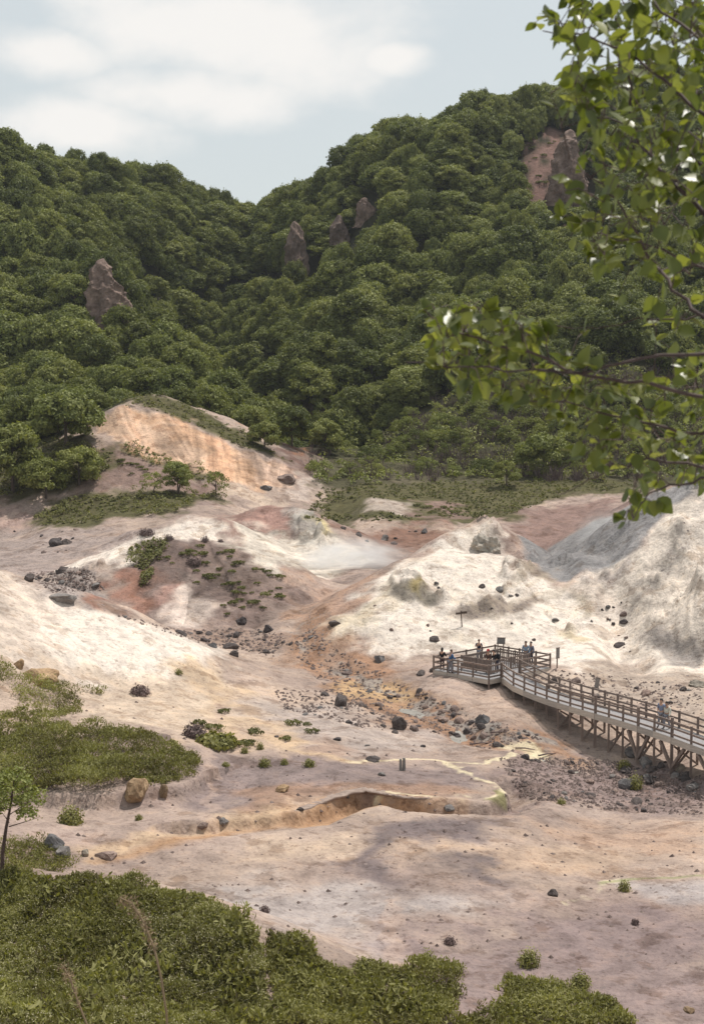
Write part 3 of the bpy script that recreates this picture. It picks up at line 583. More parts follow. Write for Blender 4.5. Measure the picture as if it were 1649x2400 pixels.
def make_tree(name, R, H, nl, n, leaf, mat, seed, **kw):
    root = link(name, None); tk = {k: kw.pop(k) for k in ('lean', 'stems') if k in kw}
    link('trunk', trunk_mesh('trunk', R, H, M_bark, seed, **tk), root); link('crown', crown_mesh('crown', R, H, nl, n, leaf, mat, seed, **kw), root)
    return root
PROTO = []
for i in range(6):
    R = 3.3 + .3 * (i % 2); H = [6.6, 7.6, 7.0, 8.2, 6.4, 7.4][i]
    PROTO.append(make_tree('broadleaf_tree', R, H, [24, 30, 26, 34, 22, 28][i], 8000, .225, M_leafA if i % 3 else M_leafB, 100 + i, flat=.78 + .1 * (i % 3), low=-.9))
crownmesh = [p.children[1].data if p.children[1].name.startswith('crown') else p.children[0].data for p in PROTO]
def inpoly_px(x, y, P): return sd_poly(np.asarray(x, float), np.asarray(y, float), np.array(P, float)) < 0
NOTREE = [  # bare places seen on the hill (photo pixels of the ground itself, only counted at their own depth)
 ([(1240,290),(1330,310),(1350,520),(1250,545),(1145,460),(1195,360)], 280, 460),
 ([(640,1100),(690,950),(760,900),(830,840),(850,850),(800,930),(740,1000),(700,1050)], 190, 300),
 ([(570,990),(625,905),(645,935),(610,1000)], 190, 300),
 ([(215,680),(225,600),(290,590),(300,690)], 250, 330)]
# rock pillars standing out of the forest
M_pillar = rock_material('purplish_cliff_rock', (.09, .065, .055), (.18, .135, .115), (.30, .225, .185), .3)
PILL = []
def pillar(label, x, ybase, w_, h_, seed, lean=0, ymax=400, mat=None, name='rock_pillar', cat='rock pillar'):
    p = ground(x, ybase, ymax); p[1] -= 3; s = p[1] / F; W = w_ * s / 2; H = h_ * s * 1.45; bz = atz_y = CAMZ + (ray(x, ybase)[2] / ray(x, ybase)[1]) * p[1]
    from mathutils import noise as mn; PILL.append((x, ybase, w_, p[1], h_))
    bm = bmesh.new(); n = 60; m = 64; rows = []; rr_ = random.Random(seed * 9); pk = [(rr_.uniform(-.4, .4), rr_.uniform(.55, .95)) for _ in range(2)]
    pls = [(rr_.uniform(0, 6.28), rr_.uniform(.62, .9), rr_.uniform(.1, .35)) for _ in range(9)]
    for j in range(m + 1):
        t = j / m; prof = 1.35 * max(0, 1 - t ** 3) ** .6 * (1 - .42 * t) + .03; row = []
        for i in range(n):
            a = 2 * math.pi * i / n; r_ = 1.0
            for pa, pd, pt in pls:
                c_ = math.cos(a - pa)
                if c_ > .1: r_ = min(r_, (pd + pt * math.sin(t * 5 + pa)) / c_)
            q = Vector((math.cos(a), math.sin(a) * .85, 0)) * (r_ * prof * W) + Vector((lean * t * W, 0, t * H - .3 * H)); s3 = Vector((seed * 5, 0, 0))
            e = mn.ridged_multi_fractal(Vector((q.x * .34, q.y * .34, q.z * .15)) + s3, 1, 2.1, 5, 1, 2) - 1.1
            q += Vector((math.cos(a), math.sin(a), .25)) * W * .36 * e * min(1, prof * 1.6); row.append(bm.verts.new(q))
        rows.append(row)
    for j in range(m):
        for i in range(n): bm.faces.new((rows[j][i], rows[j][(i + 1) % n], rows[j + 1][(i + 1) % n], rows[j + 1][i]))
    bm.faces.new(rows[-1]); me = bpy.data.meshes.new('rock_pillar'); bm.to_mesh(me); bm.free(); me.materials.append(mat or M_pillar)
    return tag(link(name, me, None, (p[0], p[1], bz)), label, cat)
pillar('stout pinkish rock pillar with a bushy top on the left hillside', 252, 702, 92, 112, 1, -.2)
pillar('tall grey tapering rock pillar in the middle of the forest', 667, 618, 56, 112, 2, .1)
pillar('shorter grey rock pillar right of the tall one', 771, 566, 48, 76, 3, -.1)
pillar('squat reddish rock pillar highest on the right hillside', 826, 496, 46, 46, 4, 0)
pillar('broad purplish cliff block beside the bare landslip', 1282, 430, 90, 130, 5, .1, 460)
cand = []
yy = 194.0
while yy < 440:
    step = 4.3 if yy > 250 else 4.0
    xs = np.arange(-.30 * yy, .30 * yy, step)
    for x in xs: cand.append((x + random.uniform(-.45, .45) * step, yy + random.uniform(-.45, .45) * step))
    yy += step * .95
cand = np.array(cand); cz_ = ground_z(cand[:, 0], cand[:, 1]); px, py = project(cand[:, 0], cand[:, 1], cz_)
ok = np.ones(len(cand), bool); Yc = cand[:, 1]; uu = cand[:, 0] / Yc
ok &= Yc > np.interp(uu, [-.3, -.20, -.185, -.165, -.06, -.045, -.02, .0, .05, .3], [196, 196, 206, 217, 219, 226, 240, 245, 250, 250])
for P, a, b in NOTREE: ok &= ~(inpoly_px(px, py, P) & (Yc > a) & (Yc < b))
for X_, yb, w_, Yp, h_ in PILL:
    top = py - 7.5 * F / Yc; ok &= ~((Yc < Yp + 2.5) & (Yc > Yp - 45) & (np.abs(px - X_) < w_ * .5 + 30) & (top < yb - 12))
thin = sstep(262, 246, Yc) * (uu > -.04); ok &= rng.uniform(size=len(cand)) > thin * .45
cand = cand[ok]; cz_ = cz_[ok]; px = px[ok]; py = py[ok]; Yc = Yc[ok]
inview = (px > -30) & (px < 1626) & (py > 0)
order = np.argsort(np.where(inview, Yc, 1e6)); indiv = order[:300]; rest = order[300:]
sc_of = lambda i: float(np.interp(Yc[i], [196, 225, 260, 400], [.62, .8, .98, 1.08])) * random.choice([.6, .72, .85, .95, 1, 1.1, 1.25]) * random.uniform(.92, 1.08)
used = [False] * 6
for j, i in enumerate(indiv):
    k = random.randrange(6); o = PROTO[k]
    if used[k]: o = copy_tree(PROTO[k])
    used[k] = True; s = sc_of(i)
    o.location = (cand[i, 0], cand[i, 1], cz_[i] - .3); o.rotation_euler = (random.uniform(-.06, .06), random.uniform(-.06, .06), random.uniform(0, 6.28)); o.scale = (s * random.uniform(.9, 1.15), s * random.uniform(.9, 1.15), s * random.uniform(.85, 1.2))
    if px[i] < 560: tag(o, 'leafy green tree in the forest on the lower left hillside behind the orange scarp', 'tree', 'trees on the lower left hillside')
    else: tag(o, 'leafy green tree in the forest low on the right hillside above the brush', 'tree', 'trees on the lower right hillside')
# the rest of the forest: one object of crowns standing on points
pv = np.stack([cand[rest, 0], cand[rest, 1], cz_[rest] - .3], 1)
fm = bpy.data.meshes.new('forest'); fm.vertices.add(len(pv)); fm.vertices.foreach_set('co', pv.astype(np.float32).ravel())
a_ = fm.attributes.new('size', 'FLOAT_VECTOR', 'POINT'); a_.data.foreach_set('vector', np.array([[sc_of(i) * random.uniform(.9, 1.15)] * 2 + [sc_of(i)] for i in rest], np.float32).ravel())
a_ = fm.attributes.new('turn', 'FLOAT', 'POINT'); a_.data.foreach_set('value', rng.uniform(0, 6.28, len(rest)).astype(np.float32))
a_ = fm.attributes.new('pick', 'INT', 'POINT'); a_.data.foreach_set('value', rng.integers(0, 6, len(rest)).astype(np.int32))
forest = tag(link('forest', fm), 'dense green broadleaf forest covering the upper slopes up to the skyline', 'forest', None, 'stuff')
g = bpy.data.node_groups.new('forest', 'GeometryNodeTree')
g.interface.new_socket('Geometry', in_out='INPUT', socket_type='NodeSocketGeometry'); g.interface.new_socket('Geometry', in_out='OUTPUT', socket_type='NodeSocketGeometry')
gi = N(g, 'NodeGroupInput'); go = N(g, 'NodeGroupOutput'); iop = N(g, 'GeometryNodeInstanceOnPoints'); jn = N(g, 'GeometryNodeJoinGeometry')
for p in reversed(PROTO):
    cr = [c for c in p.children if c.name.startswith('crown')][0]
    oi = N(g, 'GeometryNodeObjectInfo', transform_space='ORIGINAL'); oi.inputs['Object'].default_value = cr; oi.inputs['As Instance'].default_value = True; L(g, oi.outputs['Geometry'], jn.inputs[0])
def nattr(nm, ty): n = N(g, 'GeometryNodeInputNamedAttribute', data_type=ty); n.inputs['Name'].default_value = nm; return [o for o in n.outputs if o.enabled][0]
L(g, gi.outputs[0], iop.inputs['Points']); L(g, jn.outputs[0], iop.inputs['Instance']); iop.inputs['Pick Instance'].default_value = True
L(g, nattr('pick', 'INT'), iop.inputs['Instance Index']); L(g, nattr('size', 'FLOAT_VECTOR'), iop.inputs['Scale'])
cx_ = N(g, 'ShaderNodeCombineXYZ'); L(g, nattr('turn', 'FLOAT'), cx_.inputs[2]); L(g, cx_.outputs[0], iop.inputs['Rotation']); L(g, iop.outputs[0], go.inputs[0])
md = forest.modifiers.new('forest', 'NODES'); md.node_group = g

# single trees and bushes one can tell apart: base pixel, crown width and height in pixels
def solo(name, label, x, y, wpx, hpx, mat=M_leafB, cat='tree', ymax=260, n=1500, nl=12, group=None, leaf=None, **kw):
    p = ground(x, y, ymax); s = p[1] / F; R = wpx * s / 2; H = hpx * s
    o = make_tree(name, R, H, nl, int(n * 2.4), leaf or R * .062, mat, int(x * 7 + y), **kw); o.location = p
    return tag(o, label, cat, group)
solo('broadleaf_tree', 'dark green round-crowned tree standing alone on the left grass terrace', 404, 1120, 68, 74, M_leafA, ymax=200, stems=3, n=2600, nl=16)
solo('broadleaf_tree', 'small sparse pale tree right of the dark round tree on the terrace', 490, 1125, 62, 58, M_leafB, ymax=200, n=420)
solo('broadleaf_tree', 'small leaning tree left of the dark round tree on the terrace', 348, 1120, 55, 50, M_leafB, ymax=200, n=500, lean=.25)
solo('broadleaf_tree', 'full round tree at the head of the ravine beside an orange bank', 662, 965, 88, 92, M_leafA, n=3600, nl=20)
solo('broadleaf_tree', 'low spreading tree just below the orange bank beside the scarp top', 600, 1018, 74, 58, M_leafB, n=2400)
solo('broadleaf_tree', 'large tree on the right bank of the ravine opposite the orange scarp', 738, 1030, 92, 78, M_leafB, n=3000)
solo('broadleaf_tree', 'bright yellowish green bush-like tree high on the brush slope', 872, 985, 62, 48, M_leafB, n=2000)
solo('broadleaf_tree', 'wide crowned tree above the brush slope left of centre', 835, 965, 90, 72, M_leafB, n=2600)
solo('broadleaf_tree', 'round green bush-tree at the foot of the brush slope above the terrace', 1148, 1105, 62, 62, M_leafB, ymax=215, n=2000)
solo('broadleaf_tree', 'dark spreading tree on the brush slope right of the round green bush-tree', 1232, 1075, 110, 92, M_leafA, n=2600)
solo('broadleaf_tree', 'feathery pale green tree at the left edge in front of the forest', 30, 1115, 150, 150, M_leafB, ymax=215, n=4200, nl=22)
solo('broadleaf_tree', 'tall bushy tree beside the left scarp end above the grass', 150, 1010, 150, 120, M_leafA, ymax=225, n=4200, nl=22)
solo('broadleaf_tree', 'light green tree with bare lower branches on the left slope', 105, 1130, 110, 90, M_leafB, ymax=215, n=2600, nl=16)
solo('broadleaf_tree', 'low dark green tree at the edge of the left grass slope', 180, 1100, 110, 85, M_leafB, ymax=215, n=2200)
for k in range(150):
    x = random.uniform(720, 1600); y = random.uniform(850, 1085)
    solo('brush_shrub', 'green shrub scattered over the brown brush slope', x, y, random.uniform(34, 70), random.uniform(26, 48), random.choice([M_leafB, M_leafA, M_leafA]), 'shrub', 262, 600, 10, 'shrubs on the brush slope', cb=.36, ch=.44)
# bare brown brush between them
bx = rng.uniform(700, 1640, 700); by = rng.uniform(830, 1095, 700); vs = []; 
for x, y in zip(bx, by):
    p = ground(x, y, 262)
    if p[1] < 198 or vnoise(np.array([x / 60]), np.array([y / 40]), 5)[0] < .4: continue
    for q in range(26):
        a = random.uniform(0, 6.28); h = random.uniform(.7, 2.2); sp = random.uniform(.2, 1.3); r0 = random.uniform(0, .5); w_ = .05
        b0 = p + np.array([math.cos(a) * r0, math.sin(a) * r0, -.1]); t0 = p + np.array([math.cos(a) * (r0 + sp), math.sin(a) * (r0 + sp), h])
        sd_ = np.array([random.uniform(-1, 1), random.uniform(-1, 1), 0]) * w_
        vs += [b0 - sd_, b0 + sd_, t0 + sd_ * .3, t0 - sd_ * .3]
tag(link('brushwood', mesh_np('brushwood', vs, np.arange(len(vs)).reshape(-1, 4), M_twig)), 'leafless purplish brown brushwood covering the lower right slope', 'brush', None, 'stuff')

def cover(name, label, polys, n, hgt, leaf, mat, clump, ymax=240, flowers=0, cat='ground cover', edge=0.0, fl_mat=None):
    """low plants over an area: clumps of leaf faces on the ground, one object"""
    C = []; Nn = []; T = []; Fl = []
    for P in polys:
        P = np.array(P, float); area = abs(np.sum(P[:, 0] * np.roll(P[:, 1], -1) - P[:, 1] * np.roll(P[:, 0], -1))) / 2
        k = int(n * area / 1e4); x = rng.uniform(P[:, 0].min(), P[:, 0].max(), k * 4); y = rng.uniform(P[:, 1].min(), P[:, 1].max(), k * 4)
        wob = fbm(x / 35, y / 20, 61, 4) * 22; m = sd_poly(x, y, P) + wob * .6 < -edge; x = x[m][:k]; y = y[m][:k]
        pts = np.array([ground(a, b, ymax) for a, b in zip(x, y)])
        if len(pts) == 0: continue
        for p in pts:
            kk = clump; hh = float(fbm(np.array([p[0] / (hgt * 4.5)]), np.array([p[1] / (hgt * 5)]), 3, 3)[0]); r0 = hgt * random.uniform(.6, 1.25) * (.9 + .7 * hh); p = p + np.array([0, 0, max(0, hh + .2) * hgt * 1.5])
            d = rng.normal(size=(kk, 3)); d /= np.linalg.norm(d, axis=1, keepdims=True); d[:, 2] = np.abs(d[:, 2])
            q = p + d * r0 * np.array([.85, .85, .95]) * rng.uniform(.65, 1.05, (kk, 1)); q[:, 2] += -.02
            C.append(q); Nn.append(d + np.array([0, 0, .5]) + rng.normal(size=(kk, 3)) * .4); T.append(np.clip(rng.normal(.5, .15, kk) + .55 * float(fbm(np.array([p[0] * .55 / (hgt + .1)]) * .45, np.array([p[1] * .3 / (hgt + .1)]) * .45, 17, 3)[0]), 0, 1))
            if flowers and random.random() < flowers * (float(vnoise(np.array([p[0] * .45]), np.array([p[1] * .45]), 66)[0]) ** 1.5): 
                for _ in range(random.randint(4, 9)):
                    e = rng.normal(size=3); e /= np.linalg.norm(e); e[2] = abs(e[2]); Fl.append(p + e * r0 * np.array([.9, .9, 1.02]))
    C = np.concatenate(C); Nn = np.concatenate(Nn)
    if mat is M_thick: v, f = leaf_quads(C, rng.normal(size=C.shape) + Nn * .5, leaf * rng.uniform(.6, 1.4, len(C)), .36, Nn + np.array([0, 0, .9]) + rng.normal(size=C.shape) * .5)
    else: v, f = leaf_quads(C, Nn, leaf * rng.uniform(.6, 1.3, len(C)))
    o = tag(link(name, mesh_np(name, v, f, mat, False, np.repeat(np.concatenate(T), 4))), label, cat, None, 'stuff')
    if Fl:
        Fl = np.array(Fl); v, f = leaf_quads(Fl, rng.normal(size=Fl.shape) + np.array([0, -.3, 1]), rng.uniform(.012, .026, len(Fl)), .9)
        link('blossom', mesh_np('blossom', v, f, M_flower), o)['kind'] = 'stuff'
    return o
cover('thicket', 'flowering green thicket on the near knoll at the bottom left', [[(-60,1990),(120,1985),(300,2000),(450,2032),(570,2090),(590,2150),(600,2230),(640,2340),(-60,2340)]], 420, .24, .060, M_thick, 24, 60, 1.0)
cover('thicket', 'green thicket along the bottom centre beside the bare gap', [[(610,2115),(680,2120),(735,2185),(800,2215),(850,2195),(960,2190),(1040,2200),(1050,2260),(1000,2340),(640,2340),(605,2190)]], 260, .32, .070, M_thick, 20, 60, .05)
cover('thicket', 'green thicket at the bottom right of the near slope', [[(1150,2225),(1210,2215),(1290,2260),(1380,2265),(1440,2335),(1020,2340),(1090,2285),(1160,2290)]], 260, .32, .070, M_thick, 20, 60, 0)
cover('thicket', 'broad green thicket on the left bank above the tan boulder', [[(-60,1640),(60,1640),(150,1640),(240,1655),(330,1660),(400,1690),(450,1720),(445,1755),(370,1780),(300,1775),(240,1795),(100,1800),(-60,1790)]], 430, .46, .075, M_thick, 20, 95, .25)
cover('thicket', 'scrubby thicket patches left of the pale sandy ground', [[(-60,1500),(40,1515),(40,1545),(-60,1560)],[(20,1550),(110,1560),(180,1590),(185,1640),(90,1650),(-20,1640),(40,1600)],[(120,1560),(240,1568),(230,1578),(130,1578)]], 300, .36, .07, M_thick, 18, 100, 0)
cover('thicket', 'low thicket around the slim tree at the left edge', [[(-40,1915),(60,1900),(150,1925),(178,1960),(150,1985),(-40,2000)]], 240, .42, .06, M_thick, 20, 70, .1)
cover('dwarf_shrubs', 'low dark green dwarf shrubs on the left grass terrace', [[(70,1175),(180,1122),(320,1115),(500,1122),(510,1135),(430,1148),(390,1168),(250,1170),(200,1195),(100,1190)]], 210, .42, .15, M_shrub, 10, 205)
cover('dwarf_shrubs', 'grassy cap along the top edge of the orange scarp', [[(215,945),(280,903),(350,893),(430,913),(540,974),(665,1052),(560,1018),(500,990),(440,960),(400,960),(385,950),(340,930),(285,913)]], 260, .4, .15, M_shrub, 10, 225)
cover('dwarf_shrubs', 'green strip of dwarf shrubs below the orange scarp', [[(265,1005),(330,1012),(400,1050),(500,1078),(520,1092),(440,1088),(370,1060),(290,1035)],[(200,1000),(260,1030),(230,1085),(0,1130),(-40,1010)]], 190, .45, .15, M_shrub, 10, 205)
cover('dwarf_shrubs', 'rough grass along the right terrace above the brown slope', [[(690,1168),(725,1112),(800,1103),(1000,1090),(1430,1092),(1440,1112),(1300,1118),(1200,1148),(1150,1172),(1000,1178),(1010,1135),(930,1130),(830,1126)],[(690,1168),(800,1165),(930,1174),(940,1182),(690,1180)]], 330, .24, .13, M_shrub, 10, 205)
cover('undergrowth', 'tangled green undergrowth between the shrubs of the brush slope', [[(710,1098),(735,1030),(800,930),(900,850),(1100,825),(1640,780),(1660,1090),(1430,1092),(1000,1088),(800,1100)]], 120, .85, .2, M_leafB, 14, 262)
cover('dwarf_shrubs', 'scattered dwarf shrubs on the brown mound', [[(282,1285),(300,1238),(345,1224),(380,1240),(360,1270),(345,1320),(320,1330),(335,1290),(300,1285)]], 420, .4, .11, M_shrub, 12, 140)
cover('grass_tufts', 'taller wiry tufts standing up out of the near thicket', [[(-60,1995),(300,2010),(450,2045),(560,2100),(590,2240),(640,2340),(-60,2340)],[(615,2125),(735,2195),(800,2225),(960,2200),(1040,2210),(1000,2340),(640,2340)],[(1160,2235),(1290,2265),(1430,2335),(1030,2340)]], 26, .40, .13, M_thick, 12, 60)
SH = [(600,1738,32,20,'small rounded green shrub, largest of the row on the grey flat',100),(645,1734,20,14,'tiny green tuft in the middle of the row on the grey flat',100),(702,1738,32,18,'small green shrub at the right end of the row on the grey flat',100),
 (590,1700,20,18,'small shrub just above the row on the grey flat',100),(405,1530,22,14,'little dark shrub alone on the pale sandy slope',110),(318,1576,50,24,'brownish low shrub right of the scrubby thicket',105),(440,1672,62,32,'brown twiggy shrub at the upper right end of the broad thicket',100),
 (490,1690,105,26,'long low green shrub trailing right from the broad thicket',100),(1272,1825,24,16,'small bright shrub alone on the stony right flat',90),(1200,2190,56,42,'rounded green shrub standing above the bottom right thicket',60),(1315,2240,54,38,'green bush right of the rounded shrub near the bottom',60),
 (600,2070,28,16,'small dry tuft on pale ground beside the near knoll',60),(1440,2097,20,14,'tiny brown tuft on the mauve right foreground',60),(160,1870,64,44,'bushy shrub below the broad thicket near the slim tree',80),(1020,2142,34,18,'small dry shrub above the bottom centre thicket',60),
 (440,1280,38,18,'dark cushion shrub alone on the brown mound',140),(332,1214,38,16,'low shrub on the crest behind the brown mound',160),(383,1226,26,14,'small shrub on top of the brown mound left of the summit',140),(465,1228,22,12,'small shrub on top of the brown mound right of the summit',140),(500,1230,16,8,'tiny shrub farthest right on the brown mound top',140),
 (510,1690,14,10,'tiny tuft above the footworn track',100),(555,1708,22,14,'pale sparse tuft left of the row on the grey flat',100),(512,1738,20,10,'faint grassy tuft beside the footworn track',100),(315,1860,20,12,'small weed tuft below the tan boulder',85),(1440,1790,40,36,'yellow green tuft among boulders by the trestle',90),(1415,1745,36,22,'low yellow green weed patch by the trestle rocks',90),
 (1415,2020,34,26,'dark green mossy tuft beside the greenish seep',66),(825,2200,60,30,'low green shrub at the edge above the bottom centre thicket',60),(968,2190,40,40,'upright leafy shrub above the bottom centre thicket',60)]
for x, y, w_, h_, lab, ym in SH:
    p = ground(x, y, ym); s = p[1] / F; R = w_ * s / 2; H = h_ * s; n = int(260 + 10 * w_)
    d = rng.normal(size=(n, 3)); d /= np.linalg.norm(d, axis=1, keepdims=True); d[:, 2] = np.abs(d[:, 2]); lob = 1 + .25 * np.sin(d[:, 0] * 7 + x) * np.cos(d[:, 1] * 6 + y)
    q = d * (lob * rng.uniform(.45, 1.0, n))[:, None] * np.array([R, R, H]); q[:, 2] += .01
    v, f = leaf_quads(q, d + rng.normal(size=(n, 3)) * .5, rng.uniform(.6, 1.2, n) * max(.035, R * .12))
    root = link('shrub', None, None, p); tag(root, lab, 'shrub'); dry = 'brown' in lab or 'dry' in lab
    link('foliage', mesh_np('foliage', v, f, M_thick if not dry else M_twig, False, np.repeat(np.clip(rng.normal(.55, .18, n), 0, 1), 4)), root)
    mb = MB()
    for k in range(6): a = k * 1.05 + x; mb.tube([(0, 0, -.05), (math.cos(a) * R * .3, math.sin(a) * R * .3, H * .45), (math.cos(a) * R * .6, math.sin(a) * R * .6, H * .8)], [R * .05, R * .035, R * .012], 5)
    mb.build('stem', M_bark, root)
# tiny cushions dotted over mounds and flats
cushion = crown_mesh('cushion_plant', .5, .34, 8, 170, .08, M_shrub, 5, .6, -.2)
cushion.transform(Matrix.Translation((0, 0, -.1)))
for P, n, ym in [([(350,1235),(480,1235),(640,1310),(660,1350),(560,1400),(500,1400),(420,1310),(360,1290)], 52, 140), ([(940,1140),(1030,1150),(1070,1165),(950,1180)], 20, 205), ([(260,1040),(380,1070),(300,1090)], 10, 200), ([(1180,320),(1280,320),(1290,430),(1230,450)], 14, 460), ([(420,1640),(560,1600),(760,1650),(560,1750)], 10, 100)]:
    P = np.array(P, float); k = 0
    while k < n:
        x = random.uniform(P[:, 0].min(), P[:, 0].max()); y = random.uniform(P[:, 1].min(), P[:, 1].max())
        if sd_poly(np.array([x]), np.array([y]), P)[0] > 0: continue
        k += 1; p = ground(x, y, ym); o = link('cushion_plant', cushion, None, p, (0, 0, random.uniform(0, 6)), random.uniform(.4, 1.3) * (2.2 if ym > 400 else 1))
        tag(o, 'tiny dark cushion plant dotted over the bare slopes', 'plant', 'cushion plants on the bare slopes')

# slim tree at the left edge, in front of the thicket
p = ground(4, 1994, 60); s = p[1] / F
root = tag(link('slim_tree', None, None, p), 'slim dark-trunked young tree at the left edge with a feathery crown', 'tree')
mb = MB(); hz = (1992 - 1745) * s
mb.tube([(0, 0, -.3), (.06, 0, hz * .25), (.22, 0, hz * .5), (.42, .1, hz * .75), (.55, .1, hz)], [.085, .075, .06, .04, .012], 7)
for k in range(12): a = k * 2.4; b = (.3 + .02 * k, .05, hz * (.5 + .04 * k)); l = random.uniform(.5, 1.2); mb.tube([b, (b[0] + math.cos(a) * l, b[1] + math.sin(a) * l, b[2] + .35)], [.022, .006], 4)
mb.build('trunk', M_birch, root)
cm = crown_mesh('crown', 1.25, 2.5, 22, 3000, .075, M_leafA, 77, .7, -.6); link('crown', cm, root, (.35, 0, hz * .42))

# dry stalks, near and out of focus
M_stalk = plain('dry_straw', (.20, .145, .085), (.32, .24, .15), 5)
def stalk(label, pts, Y, r, plume):
    w3 = [at(x, y, Y + .02 * i) for i, (x, y) in enumerate(pts)]; b = w3[0].copy(); g0 = np.array([b[0] * 1.0, b[1], ground_z(b[0], b[1])[0]]); root = tag(link('dry_grass_stalk', None, None, g0), label, 'grass stalk')
    mb = MB(); mb.tube([(0, 0, -.05)] + [tuple(q - g0) for q in w3], [r * 1.2] + [r] * (len(w3) - 1) + [r * .5], 6); mb.build('stem', M_stalk, root)
    C = []
    for i in range(len(w3) - plume, len(w3)):
        for k in range(90): t = random.random(); q = w3[i - 1] * (1 - t) + w3[i] * t; C.append(q - g0 + rng.normal(size=3) * r * 2.6)
    C = np.array(C); v, f = leaf_quads(C, rng.normal(size=C.shape), r * 1.9, .25); link('seed_head', mesh_np('seed_head', v, f, M_stalk), root)['kind'] = 'stuff'
stalk('dry tan grass stalk with a drooping seed head before the near thicket', [(384,2420),(378,2300),(366,2220),(350,2150),(325,2090),(300,2050),(272,2036)], 7, .007, 3)
stalk('fainter short dry grass stalk left of the taller one', [(220,2420),(200,2330),(180,2280),(160,2220),(142,2190)], 7.5, .006, 2)
# ------------------------------------------------------------------ rocks
M_dark = rock_material('dark_rock', (.045, .038, .038), (.11, .095, .092), (.19, .165, .15))
M_grey = rock_material('grey_rock', (.10, .095, .095), (.21, .20, .195), (.33, .31, .29))
M_tan = rock_material('tan_rock', (.17, .11, .065), (.36, .26, .16), (.50, .40, .28))
M_pink = rock_material('pinkish_rock', (.13, .095, .085), (.26, .20, .175), (.36, .30, .26))
M_clay = rock_material('pale_clay_rock', (.17, .15, .125), (.30, .27, .225), (.50, .46, .385), .5)
M_yel = rock_material('sulphur_stained_rock', (.15, .13, .10), (.29, .26, .20), (.42, .36, .18), .5)
def rock_mesh(name, mat, seed, sub=3, cuts=13, rough=.14):
    r = random.Random(seed); bm = bmesh.new(); bmesh.ops.create_icosphere(bm, subdivisions=sub, radius=1)
    pl = [(Vector((r.gauss(0, 1), r.gauss(0, 1), r.gauss(.2, .8))).normalized(), r.uniform(.5, .85)) for _ in range(cuts)]
    from mathutils import noise as mn
    off = Vector((seed * 3.1, seed * 1.7, seed))
    for v in bm.verts:
        p = v.co.copy()
        for n, d in pl:
            e = p.dot(n) - d
            if e > 0: p -= n * e * .92
        p *= 1 + rough * mn.fractal(p * 2.1 + off, 1, 2, 4) ; v.co = p
    me = bpy.data.meshes.new(name); bm.to_mesh(me); bm.free(); me.materials.append(mat); return me
def rock(label, x, y, w, h, mat, seed, cat='boulder', ymax=240, name='boulder', sub=3, sink=.38, rz=None, dp=.9, group=None, me=None, rough=.18):
    """boulder whose foot shows at pixel (x, y), w by h pixels"""
    p = ground(x, y, ymax); s = p[1] / F; R = w * s / 2; H = h * s
    p2 = p + np.array([0, R * dp * .6, 0]); p2[2] = min(ground_z(p2[0], p2[1])[0], p[2] + R * .6) + H * (.5 - sink) 
    o = link(name, me or rock_mesh(name, mat, seed, sub, rough=rough), None, p2, (0, 0, seed * 1.3 if rz is None else rz), (R * 1.12, R * 1.12 * dp, H * .6))
    return tag(o, label, cat, group)
